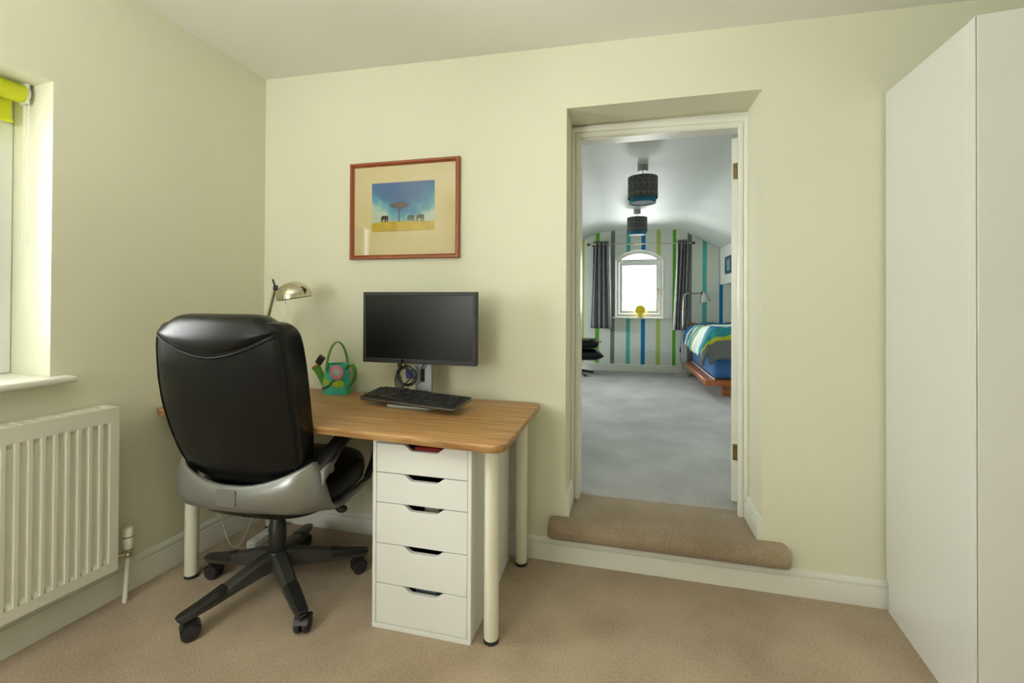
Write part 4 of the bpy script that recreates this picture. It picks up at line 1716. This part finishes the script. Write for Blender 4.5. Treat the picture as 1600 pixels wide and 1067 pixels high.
obj('headboard_panel', bm, mat('dark_grey_panel', (.13, .14, .135), .6), hb, smooth=False)
for lx_, ly_ in ((bx0 + .24, by0 + .20), (bx0 + .24, by1 - .15), (bx1 - .10, by0 + .20), (bx1 - .10, by1 - .15)):
    bm = B()
    box(bm, lx_ - .035, lx_ + .035, ly_ - .035, ly_ + .035, 0, .135)
    obj('leg', bm, PINE, bed, bevel=.004)
SHEET = mat('blue_cotton_sheet', (.035, .15, .40), .85, vary=.08, scale=20, sheen=.2)
mat_ = thing('mattress', 'mattress under a bright blue sheet on the wooden bed', 'mattress', (3.5, 3.8, FZ + .192))
bm = B()
rings = []
mx0, mx1, my0, my1 = 2.885 - 3.5, 3.69 - 3.5, 3.075 - 3.8, 4.585 - 3.8
for z, q in ((0, .03), (.02, .005), (.06, 0), (.22, 0), (.27, .006), (.30, .03)):
    rings.append([Vector((x, y, z)) for x, y in rrect(mx0 + q, mx1 - q * .2, my0 + q, my1 - q, .05)])
loft(bm, rings)
obj('cover', bm, SHEET, mat_, angle=60)
bm = B()
tube(bm, [(mx0 - .004, my1 - .05, .006), (mx0 - .004, my0 + .06, .006), (mx0 + .01, my0 - .02, .006)], .007, 8, 2)
obj('white_piping', bm, mat('white_tape', (.75, .76, .72), .6), mat_)


def duvet_mat():
    m = bpy.data.materials.new('striped_duvet_cotton')
    m.use_nodes = True
    nt = m.node_tree
    bs = nt.nodes['Principled BSDF']
    bs.inputs['Roughness'].default_value = .85
    tc = nt.nodes.new('ShaderNodeTexCoord')
    sp = nt.nodes.new('ShaderNodeSeparateXYZ')
    nt.links.new(tc.outputs['UV'], sp.inputs['Vector'])
    nz = nt.nodes.new('ShaderNodeTexNoise')
    nz.inputs['Scale'].default_value = 3
    nt.links.new(tc.outputs['UV'], nz.inputs['Vector'])
    ad = nt.nodes.new('ShaderNodeMath')
    ad.operation = 'MULTIPLY_ADD'
    ad.inputs[1].default_value = .05
    nt.links.new(nz.outputs['Fac'], ad.inputs[0])
    nt.links.new(sp.outputs['Y'], ad.inputs[2])
    cr = nt.nodes.new('ShaderNodeValToRGB')
    cr.color_ramp.interpolation = 'CONSTANT'
    W1, T, L, G, BL, P = (.72, .78, .74, 1), (.02, .27, .30, 1), (.46, .52, .03, 1), (.16, .17, .165, 1), (.015, .17, .36, 1), (.40, .62, .60, 1)
    seq = [(0, G), (.14, L), (.165, T), (.25, BL), (.29, W1), (.335, P), (.35, W1), (.385, L), (.395, W1), (.43, G), (.445, W1), (.475, P), (.49, W1), (.53, L), (.555, G), (.575, L), (.61, T), (.70, L), (.715, W1), (.75, T), (.80, G), (.86, W1), (.90, BL)]
    e = cr.color_ramp.elements
    e[0].position, e[0].color = seq[0]
    e[1].position, e[1].color = seq[1]
    for p, c in seq[2:]:
        el = e.new(p)
        el.color = c
    nt.links.new(ad.outputs[0], cr.inputs['Fac'])
    nt.links.new(cr.outputs['Color'], bs.inputs['Base Color'])
    return m


# duvet: a sheet that runs from the foot overhang up over the bed, with the left edge hanging down
dv = B()
uvl = dv.loops.layers.uv.new('UVMap')
NU, NV = 44, 54
grid = []
import mathutils.noise as mn
for i in range(NU + 1):
    uu = i / NU                       # 0 at the left hem .. 1 at the right
    row = []
    for j in range(NV + 1):
        vv = j / NV                   # 0 at the foot hem .. 1 at the head
        # across
        sx = uu * 1.10
        if sx < .34:
            k = sx / .34
            ang = (1 - k) * pi / 2
            xx = 2.80 - .115 * sin(ang) ** 1.0 - .03
            dzx = -.30 * (1 - k) ** 1.15 * (.72 + .28 * min(1, vv / .3)) * (1.0 - .42 * max(0, vv - .25))
            if k > .5:
                dzx *= .9
        else:
            xx = 2.77 + (sx - .34)
            dzx = 0
        # along
        sy = vv * 1.95
        if sy < .40:
            k = sy / .40
            yy = 3.10 - .085 * (1 - k ** 2) ** .5
            dzy = -.30 * (1 - k) ** 1.1
        else:
            yy = 3.10 + (sy - .40) * .95
            dzy = 0
        puff = .028 * mn.noise(Vector((sx * 5, sy * 4, 0))) + .012 * mn.noise(Vector((sx * 15, sy * 11, 3)))
        top = .895 + .035 * sin(min(1, max(0, (sx - .2) / .5)) * pi / 2) + .02 * sin(sy * 3)
        z = top + min(dzx + dzy * (1 if dzx > -.05 else .55), 0) + puff
        xx += .012 * mn.noise(Vector((sx * 7, sy * 6, 8)))
        yy += .018 * mn.noise(Vector((sx * 9, sy * 6, 5)))
        row.append((dv.verts.new((xx - 3.2, yy - 3.8, z - .72)), uu, vv))
    grid.append(row)
for i in range(NU):
    for j in range(NV):
        q = (grid[i][j], grid[i + 1][j], grid[i + 1][j + 1], grid[i][j + 1])
        fc_ = dv.faces.new([a[0] for a in q])
        for lp, a in zip(fc_.loops, q):
            lp[uvl].uv = (a[1], a[2])
duv = obj('duvet', dv, duvet_mat(), None, solid=.035, loc=(3.315, 3.8, .715))
tag(duv, 'puffy duvet in teal, white, lime and grey stripes spilling over the bed', 'duvet')

# picture on the eaves box
ap2 = thing('framed_picture', 'small blue framed picture on the white boxed eaves above the bed', 'picture', (3.2605, 4.11, 1.693))
bm = B()
pr2 = [(-.16, -.11), (.16, -.11), (.16, .11), (-.16, .11)]
pi2 = [(-.125, -.075), (.125, -.075), (.125, .075), (-.125, .075)]
loft(bm, [[Vector((0, ya, za)), Vector((-.022, ya, za)), Vector((-.022, yb, zb)), Vector((0, yb, zb))] for (ya, za), (yb, zb) in zip(pr2, pi2)], True, False, True)
obj('frame', bm, mat('dark_blue_frame', (.012, .05, .14), .5), ap2, smooth=False)
bm = B()
box(bm, -.012, -.002, -.126, .126, -.076, .076)
obj('print', bm, mat('blue_green_print', (.08, .25, .38), .6, vary=.2, scale=9, col2=(.28, .40, .36)), ap2, smooth=False)

# ------------------------------------------------------------------ leather recliner at the left edge of the doorway
rc = thing('recliner', 'black leather swivel recliner half hidden by the left door jamb', 'armchair', (1.27, 4.25, FZ), radians(8))
bm = B()
rings = []
for x in [-.30, -.29, -.25, -.1, .1, .28, .36, .395, .402]:
    e = 1 - max(0, (abs(x - .05) - .22) / .135) ** 2.2 if abs(x - .05) > .22 else 1
    e = max(.12, e)
    rings.append([Vector((x, a_, .275 + b_ + .012 * sin(x * 9))) for a_, b_ in sup(.25 * (.8 + .2 * e), .082 * e, 2.6, 28)])
loft(bm, rings)
obj('seat', bm, LEATHER, rc, angle=80)
bm = B()
rings = []
for x, q in ((-.3, .5), (-.28, .9), (.2, 1), (.30, .95), (.335, .6)):
    rings.append([Vector((x, a_ - .05, .44 + b_)) for a_, b_ in sup(.20 * q, .065 * q, 3, 24)])
loft(bm, rings)
obj('seat_back', bm, LEATHER, rc, angle=80)
bm = B()
cyl(bm, (.335, -.15, .46), (.372, -.15, .475), .018, seg=12)
obj('tilt_knob', bm, CHROME, rc)
bm = B()
lathe(bm, [(.05, .03), (.03, .05), (.03, .19), (.06, .205)], 20)
obj('column', bm, BLACKM, rc)
DKW = mat('dark_red_brown_wood', (.055, .018, .012), .4, vary=.2)
for k in range(5):
    a = radians(12 + 72 * k)
    bm = B()
    tube(bm, [(.03 * cos(a), .03 * sin(a), .05), (.15 * cos(a), .15 * sin(a), .040), (.29 * cos(a), .29 * sin(a), .018)], [.022, .0165], 8, 3)
    obj('base_leg', bm, DKW, rc)
